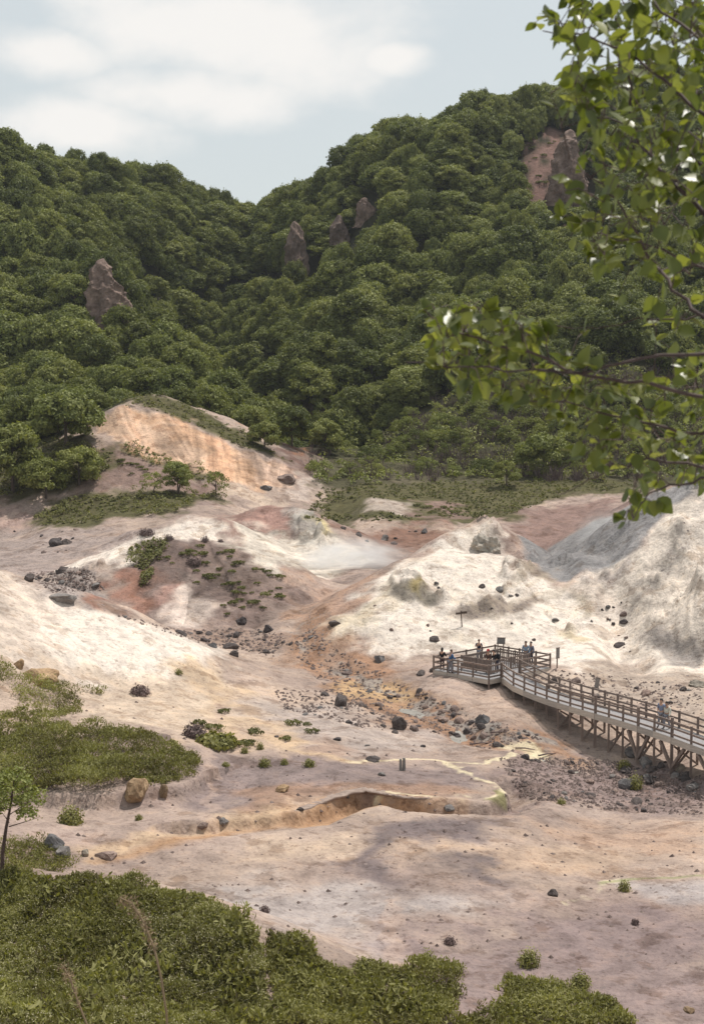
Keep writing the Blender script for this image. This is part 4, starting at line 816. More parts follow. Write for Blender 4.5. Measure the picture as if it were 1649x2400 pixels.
RK = [('large rounded tan boulder at the lower edge of the broad thicket',308,1824,72,54,M_tan,1,100),('small pale tan rock right of the large tan boulder',370,1812,26,34,M_tan,2,100),('wide yellow tan rock among scrub at the left',88,1552,82,46,M_tan,3,105),('reddish upright rock behind the wide tan rock',42,1515,30,32,M_tan,4,110),
 ('pinkish grey rock half buried in the broad thicket',128,1720,66,30,M_pink,5,100),('low pink rock at the top right of the broad thicket',366,1688,62,30,M_pink,6,100),('grey white rock pile beside the slim tree',118,1928,60,46,M_grey,7,75),('dark blue grey slab leaning on the grey white rock pile',142,1945,36,40,M_grey,8,75),('brown squat rock at the start of the orange channel',240,1950,54,28,M_pink,9,75),('chalky white stone left of the brown squat rock',194,1942,20,22,M_clay,10,75),
 ('flat grey stone beside the orange channel',505,1874,28,14,M_grey,11,80),('dark brown rock on the lip of the orange channel',460,1886,32,14,M_pink,12,80),('orange brown rock alone on the grey flat',640,1797,36,22,M_tan,13,85),('low dark rock beside the white seep at its left end',845,1728,42,16,M_dark,14,95),('squared dark boulder in the middle of the valley floor',908,1655,42,42,M_dark,15,100),
 ('brown block leaning on the squared dark boulder',940,1658,30,16,M_pink,16,100),('small block in front of the squared dark boulder',896,1664,18,12,M_dark,17,100),('black boulder left of the stream, largest of its heap',772,1602,42,42,M_dark,18,105),('pale grey wedge shaped stone in the grey stream',1097,1642,36,32,M_grey,19,96),('big round grey boulder below the trestle',1432,1790,56,48,M_grey,20,88),
 ('angular grey boulder under the trestle legs',1466,1738,36,34,M_grey,21,92),('smooth light boulder between trestle legs',1440,1716,52,34,M_grey,22,92),('dark boulder right of the angular grey one',1500,1742,26,20,M_dark,23,92),('pale boulder at the last trestle leg',1540,1748,30,20,M_clay,24,92),('dark squat boulder right of the big round boulder',1474,1778,28,26,M_dark,25,88),('dark boulder at the right edge of the stony flat',1560,1762,28,22,M_dark,26,88),('grey slab at the right edge of the stony flat',1575,1790,40,20,M_grey,27,88),('flat dark slab above the big round boulder',1420,1752,42,18,M_dark,28,90),
 ('lone dark egg shaped stone on the pale near flat',1252,2033,26,26,M_dark,29,66),('tan stone in the bottom right corner',1562,2298,30,18,M_tan,30,60),('dark oval stone at the left foot of the white mound',758,1420,28,18,M_dark,31,125),('charcoal boulder beside the gully, topmost of its heap',548,1418,32,22,M_dark,32,130),('charcoal boulder at the right of the gully heap',610,1434,28,22,M_dark,33,130),('dark flat boulder on the white slope edge',520,1472,40,18,M_dark,34,122),('round dark boulder below the flat one on the white slope edge',530,1488,28,18,M_dark,35,120),('grey boulder left of the flat dark one',480,1468,24,14,M_grey,36,122),
 ('grey stone at the foot of the white mound left of the platform',860,1502,32,20,M_grey,37,118),('dark stone cluster left of the platform corner, front stone',955,1532,26,16,M_dark,38,112),('dark stone cluster left of the platform corner, rear stone',985,1524,24,16,M_dark,39,112),('jagged grey rock on the crest of the pale left slope',140,1368,62,28,M_grey,40,125),('dark grey boulder on the far left flat',128,1238,34,24,M_dark,41,185),('second dark boulder right beside the first on the far left flat',150,1234,26,20,M_dark,42,185),('dark boulder at the left edge behind the pale slope',65,1318,34,20,M_dark,43,160),('small dark boulder above the pale slope crest',140,1300,30,20,M_dark,44,160),
 ('grey block in the brown ground behind the steam',872,1226,24,18,M_grey,45,190),('blue grey block right of the other block behind the steam',962,1210,18,16,M_grey,46,190),('dark rock on the brown bank of the ravine foot',650,1095,50,22,M_pink,47,215),('grey rock in the gravel gap at the ravine foot',605,1112,30,14,M_grey,48,205)]
for lab, x, y, w_, h_, mt, sd_, ym in RK: rock(lab, x, y, w_, h_, mt, sd_, ymax=ym)
M_peak = rock_material('white_grey_crag', (.26, .245, .22), (.42, .39, .34), (.60, .56, .48), .35)
OUT = [('grey and white craggy rock crowning the white mound peak',1112,1252,78,54,M_peak,61,134,.5),('grey crag at the right edge of the stony gully',1590,1560,60,34,M_clay,72,112,.6)]
for lab, x, y, w_, h_, mt, sd_, ym, sk in OUT: rock(lab, x, y, w_, h_, mt, sd_, 'rock outcrop', ym, 'rock_outcrop', 5, sk, rough=.42)
# loose stones
SM = [rock_mesh('stone', M_dark if i < 4 else (M_grey if i < 6 else M_pink), 200 + i, 2) for i in range(8)]
FIELDS = [([(640,1450),(700,1420),(760,1470),(900,1540),(1000,1590),(1250,1680),(1100,1700),(900,1640),(740,1570)],85),([(1130,1720),(1350,1720),(1590,1760),(1590,1850),(1380,1840),(1180,1810)],70),([(230,1385),(420,1432),(560,1425),(660,1440),(620,1490),(470,1465)],45),([(620,1560),(780,1570),(900,1640),(860,1660),(640,1610)],22),([(1150,1580),(1260,1520),(1590,1560),(1590,1620)],22),([(60,1300),(200,1290),(240,1340),(120,1345)],18),([(0,1200),(200,1200),(220,1250),(0,1260)],10),([(760,1190),(960,1190),(960,1240),(820,1240)],12),([(1360,1380),(1430,1360),(1440,1480),(1400,1480)],16),([(600,1650),(1000,1660),(1100,1900),(700,1960)],10),([(800,1420),(900,1320),(1100,1300),(1350,1400),(1380,1480),(1000,1460)],16)]
for P, n in FIELDS:
    P = np.array(P, float); k = 0
    while k < n:
        x = random.uniform(P[:, 0].min(), P[:, 0].max()); y = random.uniform(P[:, 1].min(), P[:, 1].max())
        if sd_poly(np.array([x]), np.array([y]), P)[0] > 0: continue
        k += 1; p = ground(x, y, 190); z = random.choice([.5, .6, .8, .8, 1, 1.5]) * random.uniform(.14, .28) * (1 + .006 * (p[1] - 70))
        o = link('stone', SM[random.choice([0, 1, 2, 3, 4, 5, 6, 7])], None, p + np.array([0, 0, z * .05]), (random.uniform(-.4, .4), random.uniform(-.4, .4), random.uniform(0, 6.28)), (z * random.uniform(.8, 1.4), z * random.uniform(.7, 1.1), z * random.uniform(.55, .85)))
        tag(o, 'small dark stone lying loose on the stony valley floor', 'stone', 'loose stones on the valley floor')
# finer gravel, one object
G = []
for P, n in FIELDS[:6] + [([(0,1560),(1596,1700),(1596,2200),(700,2150),(200,1950)], 500)]:
    P = np.array(P, float); k = int(n * 34) if n < 500 else n; x = rng.uniform(P[:, 0].min(), P[:, 0].max(), k); y = rng.uniform(P[:, 1].min(), P[:, 1].max(), k); m = sd_poly(x, y, P) < 0
    G += [ground(a, b, 190) for a, b in zip(x[m], y[m])]
G = np.array(G); sz = np.minimum(rng.uniform(.03, .09, len(G)) / rng.uniform(.45, 1, len(G)), .13) * (1 + .006 * (G[:, 1] - 70)); oc = np.array([(1, 0, 0), (0, 1, 0), (-1, 0, 0), (0, -1, 0), (0, 0, .8), (0, 0, -.8)]); of = np.array([(0, 1, 4), (1, 2, 4), (2, 3, 4), (3, 0, 4), (1, 0, 5), (2, 1, 5), (3, 2, 5), (0, 3, 5)])
gv = (G[:, None] + oc[None] * sz[:, None, None] * rng.uniform(.6, 1.4, (len(G), 6, 1))).reshape(-1, 3); gf = (of[None] + np.arange(len(G))[:, None, None] * 6).reshape(-1, 3)
tag(link('gravel', mesh_np('gravel', gv, gf, M_pink)), 'fine grey gravel strewn over the valley floor', 'gravel', None, 'stuff')

# crust that overhangs the orange channel
M_crust = plain('crusted_soil', (.20, .15, .125), (.33, .26, .22), 2.5, .95)
QS = []
for a, b in zip(LIP[2:6], LIP[3:7]):
    for t_ in np.linspace(0, 1, 16)[:-1]: QS.append(a + (b - a) * t_)
QS = np.array(QS); QS[:, 1] -= fbm(QS[:, 0] * .35, QS[:, 1] * .35, 33, 2) * .5; vs = []; nq = len(QS)
for i, q in enumerate(QS):
    d = QS[min(i + 2, nq - 1)] - QS[max(i - 2, 0)]; d /= np.linalg.norm(d); f_ = np.array([d[1], -d[0]]); e = math.sin(math.pi * min(1, max(0, i / (nq - 1)))) ** .6
    ov = (.05 + .32 * float(vnoise(np.array([i * .21]), np.array([2.5]), 9)[0])) * e; bk = q - f_ * .5; z = ground_z(bk[0], bk[1])[0]
    for (o_, dz) in ((-.6, -.03), (-.1, .015), (ov * .8, -.01), (ov, -.05), (ov * .8, -.12), (-.3, -.45)): p_ = q + f_ * o_; vs.append((p_[0], p_[1], z + dz + (rng.normal() * .012 if o_ > -.2 else 0)))
fs = [(i * 6 + k, (i + 1) * 6 + k, (i + 1) * 6 + k + 1, i * 6 + k + 1) for i in range(nq - 1) for k in range(5)]
tag(link('channel_bank', mesh_np('channel_bank', vs, fs, M_crust, False)), kind='structure')
# grey stream water
mw, tw, bw = nt('stream_water'); geo = N(tw, 'ShaderNodeNewGeometry'); L(tw, ramp(tw, noise(tw, geo.outputs['Position'], 1.5, 4), [(.35, (.17, .155, .135)), (.65, (.27, .245, .21))]), bw.inputs['Base Color']); bw.inputs['Roughness'].default_value = .55
bp = N(tw, 'ShaderNodeBump'); bp.inputs['Strength'].default_value = .3; L(tw, noise(tw, geo.outputs['Position'], 5, 3), bp.inputs['Height']); L(tw, bp.outputs[0], bw.inputs['Normal'])
RIB = []
for a, b in zip(STREAM[4:-3], STREAM[5:-2]):
    for t_ in np.linspace(0, 1, 14)[:-1]: RIB.append(a + (b - a) * t_)
RIB = np.array(RIB); RIB[:, 0] -= fbm(RIB[:, 0] * .3, RIB[:, 1] * .3, 41, 3) * .9; vs = []; fs = []
for i, q in enumerate(RIB):
    SM_ = RIB[max(0, i - 5):i + 6]; d = RIB[min(i + 1, len(RIB) - 1)] - RIB[max(i - 1, 0)]; d /= np.linalg.norm(d); nrm = np.array([-d[1], d[0]]); w_ = max(.3, .7 + .9 * float(vnoise(np.array([i * .22]), np.array([.5]), 8)[0]))
    z = float(np.mean(ground_z(SM_[:, 0], SM_[:, 1]))) - .09
    vs += [(q[0] - nrm[0] * w_, q[1] - nrm[1] * w_, z), (q[0] + nrm[0] * w_, q[1] + nrm[1] * w_, z)]
fs = [(2 * i, 2 * i + 1, 2 * i + 3, 2 * i + 2) for i in range(len(RIB) - 1)]
tag(link('stream_water', mesh_np('stream_water', vs, fs, mw, True)), kind='structure')

# ------------------------------------------------------------------ platform and boardwalk
M_post = plain('weathered_post', (.16, .12, .10), (.30, .235, .20), 7, .85, (1, 1, .15))
M_plank = plain('pale_planks', (.40, .35, .30), (.56, .50, .43), 6, .85, (.3, .3, 2))
M_floor = plain('grey_deck_boards', (.24, .23, .23), (.36, .345, .34), 9, .8)
M_board = plain('grey_sign_board', (.17, .155, .145), (.26, .24, .225), 8)
DZ = .8; RH = 1.02
def Z2(zx, zy): return ((1000 + zx / 4.836) / 1.0332, (1490 + zy / 4.836) / 1.0332)
def Z1(zx, zy): return ((950 + zx / 2.283) / 1.0332, (1450 + zy / 2.283) / 1.0332)
def dk(zx, zy, z=DZ): return atz(*Z2(zx, zy), z)
Lc, Cc, Fc = dk(75, 385), dk(700, 500), dk(770, 255); Rc = Cc + (Fc - Lc)
ux = (Fc - Lc) / np.linalg.norm(Fc - Lc); uy = (Cc - Lc) / np.linalg.norm(Cc - Lc); LU = np.linalg.norm(Fc - Lc); LV = np.linalg.norm(Cc - Lc)
def pf(a, b, z=0): q = Lc + ux * a + uy * b; return (q[0], q[1], DZ + z)
platform = tag(link('viewing_platform', None, None, (Lc[0], Lc[1], ground_z(Lc[0], Lc[1])[0])), 'square timber viewing platform with post and rail fence at the foot of the white mound', 'platform')
POSTM = {}
def root_off(root): return np.array(root.location)
def post(root, p, top, w_=.13, down=None):
    g0 = ground_z(p[0], p[1])[0] - .25 if down is None else down; o = root_off(root); h = top - g0
    mb = MB(); mb.bar((0, 0, 0), (0, 0, h), w_, w_); mb.bar((0, 0, h), (0, 0, h + .03), w_ * 1.12, w_ * 1.12)
    return mb.build('post', M_post, root, loc=(p[0] - o[0], p[1] - o[1], g0 - o[2]))
def rail(root, a, b, w_=.06, h=.11):
    a = np.array(a); b = np.array(b); o = root_off(root); mb = MB(); mb.bar((0, 0, 0), tuple(b - a), w_, h); return mb.build('rail', M_post, root, loc=tuple(a - o))
def floor_poly(root, pts, z, th=.1):
    o = root_off(root); bm = bmesh.new(); v = [bm.verts.new((p[0] - o[0], p[1] - o[1], z - o[2])) for p in pts]; f = bm.faces.new(v)
    if f.normal.z < 0: f.normal_flip()
    r_ = bmesh.ops.extrude_face_region(bm, geom=[f]); bmesh.ops.translate(bm, vec=(0, 0, -th), verts=[e for e in r_['geom'] if isinstance(e, bmesh.types.BMVert)]); bmesh.ops.recalc_face_normals(bm, faces=bm.faces)
    me = bpy.data.meshes.new('deck_floor'); bm.to_mesh(me); bm.free(); me.materials.append(M_floor); return link('deck_floor', me, root)
def fascia(root, a, b, z0, z1, off=.03):
    a = np.array(a); b = np.array(b); o = root_off(root); mb = MB(); mb.bar((0, 0, 0), (b[0] - a[0], b[1] - a[1], 0), .05, z1 - z0); return mb.build('fascia', M_plank, root, loc=(a[0] - o[0], a[1] - o[1], (z0 + z1) / 2 - o[2]))
# post positions round the edge (a along ux, b along uy)
g0, g1 = .72 * LV * 0 + 1.25, 3.15     # the opening where the boardwalk leaves, along the front right edge
edge_front = [(0, LV * t_) for t_ in (0, .26, .45, .72, 1)]
edge_right = [(g0, LV), (g1, LV), (g1 + (LU - g1) * .5, LV), (LU, LV)]
edge_back = [(LU, LV * .75), (LU, LV * .45), (LU, LV * .25), (LU, 0)]
edge_left = [(LU * .78, 0), (LU * .52, 0), (LU * .26, 0)]
for a, b in edge_front + edge_right + edge_back + edge_left: post(platform, pf(a, b), DZ + RH)
loop = edge_front + edge_right[:1]; loop2 = edge_right[1:] + edge_back + edge_left + [(0, 0)]
for lp in (loop, loop2):
    for p0, p1 in zip(lp[:-1], lp[1:]):
        for z in (.95, .55, .18): rail(platform, pf(*p0, z), pf(*p1, z))
floor_poly(platform, [pf(0, 0), pf(0, LV), pf(LU, LV), pf(LU, 0)], DZ)
e_ = .05
fascia(platform, pf(-e_, 0), pf(-e_, LV), DZ - .32, DZ - .01); fascia(platform, pf(0, LV + e_), pf(LU, LV + e_), DZ - .32, DZ - .01); fascia(platform, pf(0, -e_), pf(LU, -e_), DZ - .32, DZ - .01); fascia(platform, pf(LU + e_, 0), pf(LU + e_, LV), DZ - .32, DZ - .01)
for a in np.linspace(.8, LU - .8, 4):
    mb = MB(); o = root_off(platform); p0 = np.array(pf(a, .1)); p1 = np.array(pf(a, LV - .1)); mb.bar((0, 0, 0), tuple(p1 - p0), .12, .18); mb.build('joist', M_post, platform, loc=(p0[0] - o[0], p0[1] - o[1], DZ - .2 - o[2]))
# slatted pen in the middle of the platform
q0 = np.array(pf(1.6, 1.15)); pen = tag(link('slatted_pen', None, None, (q0[0], q0[1], DZ)), 'slatted timber pen fencing the vent in the middle of the platform', 'fence')
PC = [(1.6, 1.15), (1.6, LV - 1.2), (LU - .75, LV - 1.2), (LU - .75, 1.15)]
for i in range(4):
    a = np.array(PC[i]); b = np.array(PC[(i + 1) % 4]); ln = np.linalg.norm(b - a)
    for t_ in ((0, .5) if ln > 2.2 else (0,)): q = a + (b - a) * t_; post(pen, pf(*q), DZ + 1.0, .12, DZ)
    for z in (.93, .12): rail(pen, pf(*a, z), pf(*b, z), .05, .1)
    mb = MB(); o = root_off(pen); k = int(ln / (.105 if i in (0,) else .19)); wd = .092 if i in (0,) else .095
    for j in range(1, k): q = a + (b - a) * (j / k); q = np.array(pf(*q)) - o; mb.bar((q[0], q[1], .14), (q[0], q[1], .88), wd, .025, (ux[0], ux[1], 0) if i in (0, 2) else (uy[0], uy[1], 0))
    mb.build('slat_panel', M_post, pen)
# boardwalk: near rail posts read from the picture at rail height, then carried on out of frame
nearz = [(533,262),(567,268),(625,300),(686,332),(753,352),(820,368),(892,386),(966,404),(1013,418),(1082,439),(1155,461),(1230,484),(1331,514),(1436,547),(1528,577)]
NP = [atz(*Z1(a, b), DZ + RH) for a, b in nearz]
NP = np.array(NP)[:, :2]
start = np.array(pf(g0, LV + .12))[:2]
# smooth the read-off positions along the way
tt = np.arange(len(NP)); NP = np.stack([np.polyval(np.polyfit(tt, NP[:, k], 3), tt) for k in (0, 1)], 1); NP[0] = start
d_ = NP[-1] - NP[-2]; NP = np.concatenate([NP, [NP[-1] + d_ * (i + 1) for i in range(5)]])
tang = np.gradient(NP, axis=0); tang /= np.linalg.norm(tang, axis=1, keepdims=True); FPs = NP + np.stack([-tang[:, 1], tang[:, 0]], 1) * 1.85; FPs[0] = np.array(pf(g1, LV + .12))[:2]; FPs[1] = (FPs[0] + FPs[2]) / 2
walk = tag(link('boardwalk', None, None, (NP[8][0], NP[8][1], ground_z(*NP[8])[0])), 'long timber boardwalk with railings on trestle legs leading right from the platform', 'boardwalk')
for i, p in enumerate(NP): post(walk, p, DZ + RH + (.12 if i in (8, 11, 13) else 0), .16 if i in (8, 11, 13) else .12)
for p in FPs: post(walk, p, DZ + RH, .13)
for P in (NP, FPs):
    for a, b in zip(P[:-1], P[1:]):
        for z in (.95, .56, .2): rail(walk, (*a, DZ + z), (*b, DZ + z))
inward = lambda a, b, s: a + (b - a) / np.linalg.norm(b - a) * s
ni = np.array([inward(a, b, -.07) for a, b in zip(NP, FPs)]); fi = np.array([inward(b, a, -.07) for a, b in zip(NP, FPs)])
floor_poly(walk, [(*p, DZ) for p in list(NP) + list(FPs[::-1])], DZ - .004, .09)
for P in (ni, fi):
    for a, b in zip(P[:-1], P[1:]): fascia(walk, (*a, 0), (*b, 0), DZ - .36, DZ + .02)
o = root_off(walk)
def brace(a, b, w_=.14, name='brace'): mb = MB(); a = np.array(a); b = np.array(b); mb.bar((0, 0, 0), tuple(b - a), w_, w_); mb.build(name, M_post, walk, loc=tuple(a - o))
for i in range(5, 19):
    zg = ground_z(*NP[i])[0]; zf = ground_z(*FPs[i])[0]
    brace((*NP[i], DZ - .42), (*FPs[i], DZ - .42), .13, 'crossbeam')
    if DZ - zg > 1.0 and i % 2:
        brace((*(NP[i] * .96 + FPs[i] * .04), zg + .1), (*(NP[i] * .1 + FPs[i] * .9), DZ - .5), .1); brace((*(NP[i] * .04 + FPs[i] * .96), zf + .1), (*(NP[i] * .9 + FPs[i] * .1), DZ - .56), .1)
        if i in (8, 11, 13, 15): brace((*NP[i], zg + .3), (*(NP[i] * .35 + NP[i + 1] * .65), DZ - .42), .17); brace((*NP[i], zg + .3), (*(NP[i] * .35 + NP[i - 1] * .65), DZ - .42), .17)
# signs and timber
def board_sign(name, label, p, ph, w_, h_, rz, tilt=0, legs=2, mat=None, leg_w=.07, cat='sign'):
    root = tag(link(name, None, None, p, (0, 0, rz)), label, cat)
    for sx in ([-.35, .35] if legs == 2 else [0]):
        mb = MB(); mb.bar((sx * w_, 0, -.3), (sx * w_, 0, ph + h_ * .5), leg_w, leg_w); mb.build('post', M_post, root)
    mb = MB(); mb.bar((-w_ / 2, -leg_w * .5 - .025, ph + h_ / 2), (w_ / 2, -leg_w * .5 - .025, ph + h_ / 2), .04, h_); mb.build('panel', mat or M_board, root); mb = MB()
    for z in (ph, ph + h_): mb.bar((-w_ / 2 - .02, -leg_w * .5 - .03, z), (w_ / 2 + .02, -leg_w * .5 - .03, z), .06, .05)
    mb.build('frame', M_post, root); root.rotation_euler = (0, tilt, rz); return root
def pw(a, b): q = pf(a, b); return (q[0], q[1], DZ)
board_sign('notice_board', 'plain grey notice board standing behind the rear corner of the platform', pw(LU - .35, .75), 1.25, .62, .45, math.radians(8), .05)
q = pf(LU + .4, LV + .3); board_sign('notice_board', 'grey board on a post just outside the right corner of the platform', (q[0], q[1], ground_z(q[0], q[1])[0]), .75, .34, .75, math.radians(40), 0, 1)
q = ground(1350, 1562, 112); board_sign('notice_board', 'tilted weathered board alone behind the middle of the boardwalk', q, .05, .34, .72, math.radians(25), .18, 1)
q = ground(1046, 1422, 125); s_ = q[1] / F
root = tag(link('signpost', None, None, q, (0, 0, .1)), 'dark leaning timber signpost with two arms on the white mound', 'signpost')
mb = MB(); mb.bar((.06, 0, -.3), (-.06, 0, 37 * s_), .075, .075); mb.build('post', M_twig if False else M_bark, root); mb = MB(); mb.bar((-.48, -.07, 31 * s_), (-.02, -.06, 32 * s_), .04, .17); mb.build('sign_arm', M_bark, root); mb = MB(); mb.bar((-.02, -.06, 33 * s_), (.42, -.03, 33.5 * s_), .04, .19); mb.build('sign_arm', M_bark, root)
q = ground(912, 1748, 95); root = tag(link('timber_stump', None, None, q, (0, 0, .2)), 'pair of grey upright timbers standing on the flat beside the white seep', 'stump')
for dx in (-.09, .09): mb = MB(); mb.tube([(dx, 0, -.2), (dx * 1.1, 0, .35), (dx * 1.05, .01, .68 + dx * .3)], [.095, .09, .075], 8); mb.build('timber', M_board, root)
q = pf(.55, 1.7); root = tag(link('information_desk', None, None, (q[0], q[1], DZ)), 'sloping information desk near the left corner of the platform', 'information desk')
for dx in (-.3, .3): mb = MB(); mb.bar((dx, 0, 0), (dx, 0, .72), .07, .07); mb.build('leg', M_post, root)
mb = MB(); mb.bar((-.42, 0, .78), (.42, 0, .78), .55, .05, (0, -.35, 1)); mb.build('panel', M_board, root)
for x, y, l, a, lab in [(1090,1690,1.5,.3,'pale driftwood pole lying in the stones by the stream'),(1190,1702,1.2,-.25,'short driftwood stick on the stones nearer the trestle'),(1130,1665,1.1,.15,'thin driftwood branch beside the grey stream water'),(1240,1715,1.3,.5,'crooked driftwood branch before the trestle')]:
    q = ground(x, y, 100); mb = MB(); mb.tube([(-l / 2 * math.cos(a), -l / 2 * math.sin(a), .1), (0, 0, .14), (l / 2 * math.cos(a), l / 2 * math.sin(a), .07)], [.05, .045, .025], 6); tag(mb.build('driftwood', M_twig, None, True, loc=q), lab, 'driftwood')
# ------------------------------------------------------------------ people
M_skin = plain('skin', (.42, .26, .18), (.50, .32, .23), 3, .6)
M_hair = plain('black_hair', (.012, .010, .010), (.03, .025, .022), 8, .5); M_brownhair = plain('brown_hair', (.04, .022, .014), (.08, .045, .028), 8, .5)
M_eye = plain('dark_eye', (.01, .01, .01), (.02, .02, .02), 3, .3)
def cloth(n, c): return plain(n, tuple(v * .8 for v in c), tuple(min(1, v * 1.15) for v in c), 7, .9)
def skin_mesh(name, verts, edges, radii, mat, root=0, sub=1):
    me = bpy.data.meshes.new(name); me.from_pydata(verts, edges, []); o = bpy.data.objects.new(name, me); col.objects.link(o)
    sk = o.modifiers.new('skin', 'SKIN'); sk.use_smooth_shade = True; sv = me.skin_vertices[0].data
    for i, r in enumerate(radii): sv[i].radius = (r, r) if not hasattr(r, '__len__') else r
    for i in range(len(verts)): sv[i].use_root = (i == root)
    if sub: o.modifiers.new('sub', 'SUBSURF').levels = sub; o.modifiers['sub'].render_levels = sub
    dg = bpy.context.evaluated_depsgraph_get(); new = bpy.data.meshes.new_from_object(o.evaluated_get(dg)); bpy.data.objects.remove(o)
    new.materials.clear(); new.materials.append(mat); new.name = name; return new
def person(label, loc, rz, h, shirt, legs, hair, arms='rail', lean=0., stride=.06, long_hair=False, cap=None, bag=None, short=False, shoes=(.03, .03, .03), group=None):
    s = h / 1.7; V_ = []; E_ = []; R_ = []
    def v(x, y, z, r, par=None):
        V_.append((x * s, (y + (lean * max(0, z - .9))) * s, z * s)); R_.append(r * s if not hasattr(r, '__len__') else tuple(q * s for q in r)); i = len(V_) - 1
        if par is not None: E_.append((par, i))
        return i
    # +Y is forward
    pel = v(0, 0, .93, (.15, .11)); sp = v(0, .01, 1.13, (.135, .10), pel); ch = v(0, 0, 1.32, (.16, .11), sp); nk = v(0, .01, 1.45, .055, ch); hd0 = v(0, .025, 1.54, (.07, .085), nk); hd1 = v(0, .02, 1.62, (.078, .095), hd0); v(0, .01, 1.69, (.05, .06), hd1)
    nose = v(0, .115, 1.575, .014, hd0)
    J = {}
    for sx, tg in ((-1, 'l'), (1, 'r')):
        hp = v(sx * .09, 0, .86, .085, pel); kn = v(sx * .10, .03 + sx * stride * .5, .48, .058, hp); an = v(sx * .10, -.02 + sx * stride, .09, .040, kn); ft = v(sx * .115, .12 + sx * stride, .035, .034, an)
        sh = v(sx * .19, 0, 1.37, .06, ch)
        if arms == 'rail': el = v(sx * .25, .10, 1.13, .042, sh); wr = v(sx * .17, .34, 1.06, .030, el); dirf = (-.1 * sx, .9, -.2)
        elif arms == 'camera': el = v(sx * .24, .14, 1.16, .042, sh); wr = v(sx * .08, .28, 1.42, .030, el); dirf = (-.6 * sx, .5, .5)
        elif arms == 'out' and sx < 0: el = v(sx * .38, .08, 1.24, .042, sh); wr = v(sx * .52, .16, 1.34, .030, el); dirf = (-.8, .2, .4)
        else: el = v(sx * .26, -.03, 1.10, .042, sh); wr = v(sx * .27, .07 + sx * stride * -.6, .86, .030, el); dirf = (0, .15, -.95)
        hx, hy, hz = V_[wr][0] / s, V_[wr][1] / s - lean * max(0, V_[wr][2] / s - .9), V_[wr][2] / s
        pm = v(hx + dirf[0] * .06, hy + dirf[1] * .06, hz + dirf[2] * .06, (.032, .018), wr)
        for k, ln in enumerate((.060, .072, .066, .050)):
            o_ = (k - 1.5) * .017; a = v(hx + dirf[0] * .105 + o_ * abs(dirf[2]), hy + dirf[1] * .105 + o_ * .2, hz + dirf[2] * .105 + o_ * abs(dirf[1]), .009, pm); v(hx + dirf[0] * (.105 + ln) - sx * .012, hy + dirf[1] * (.105 + ln) + .008, hz + dirf[2] * (.105 + ln) - .008, .007, a)
        a = v(hx + dirf[0] * .04 - sx * .035, hy + dirf[1] * .04 + .02, hz + dirf[2] * .04 + .012, .010, wr); v(hx + dirf[0] * .085 - sx * .045, hy + dirf[1] * .085 + .03, hz + dirf[2] * .085 + .01, .008, a)
        J[tg] = dict(hp=hp, kn=kn, an=an, ft=ft, sh=sh, el=el, wr=wr)
    o = link('person', skin_mesh('person', V_, E_, R_, M_skin), None, loc, (0, 0, rz)); tag(o, label, 'person', group)
    def sub(name, ids, edges, extra, mat, ends=None):
        m = {k: i for i, k in enumerate(ids)}; vs = [V_[k] for k in ids]; rs = []
        for k in ids:
            r = R_[k]; rs.append(tuple(q + extra * s for q in r) if hasattr(r, '__len__') else r + extra * s)
        link(name, skin_mesh(name, vs, [(m[a], m[b]) for a, b in edges], rs, mat), o)
    l, r = J['l'], J['r']
    arm_l = [l['sh'], l['el']] + ([] if short else [l['wr']]); arm_r = [r['sh'], r['el']] + ([] if short else [r['wr']])
    ed = [(pel, sp), (sp, ch), (ch, l['sh']), (ch, r['sh'])] + list(zip(arm_l[:-1], arm_l[1:])) + list(zip(arm_r[:-1], arm_r[1:]))
    sub('jacket' if not short else 'shirt', [pel, sp, ch] + arm_l + arm_r, ed, .018, shirt)
    sub('trousers', [pel, l['hp'], l['kn'], l['an'], r['hp'], r['kn'], r['an']], [(pel, l['hp']), (l['hp'], l['kn']), (l['kn'], l['an']), (pel, r['hp']), (r['hp'], r['kn']), (r['kn'], r['an'])], .014, legs)
    for q in (l, r): sub('shoe', [q['an'], q['ft']], [(q['an'], q['ft'])], .012, M_hair)
    hx, hy, hz = V_[hd1]
    bm = bmesh.new(); bmesh.ops.create_uvsphere(bm, u_segments=14, v_segments=10, radius=.105 * s)
    for w_ in bm.verts:
        w_.co.x *= .92; w_.co.y *= 1.08
        if w_.co.y > .03 * s and w_.co.z < .03 * s: w_.co.y = .03 * s - (w_.co.y - .03 * s) * .2
        if long_hair and w_.co.z < -.02 * s: w_.co.z *= 2.6; w_.co.y -= .02 * s
        elif w_.co.z < -.05 * s: w_.co.z = -.05 * s
        w_.co += Vector((hx, hy - .012 * s, hz + .015 * s))
    me = bpy.data.meshes.new('hair'); bm.to_mesh(me); bm.free(); me.materials.append(hair); me.polygons.foreach_set('use_smooth', [True] * len(me.polygons)); link('hair', me, o)
    for sx in (-1, 1):
        bm = bmesh.new(); bmesh.ops.create_icosphere(bm, subdivisions=1, radius=.012 * s); me = bpy.data.meshes.new('eye'); bm.to_mesh(me); bm.free(); me.materials.append(M_eye); link('eye', me, o, (sx * .032 * s, hy + .088 * s, hz - .005 * s))
        bm = bmesh.new(); bmesh.ops.create_icosphere(bm, subdivisions=1, radius=.028 * s); me = bpy.data.meshes.new('ear'); bm.to_mesh(me); bm.free(); me.materials.append(M_skin); link('ear', me, o, (sx * .088 * s, hy, hz - .02 * s), (0, 0, 0), (.4, .7, 1))
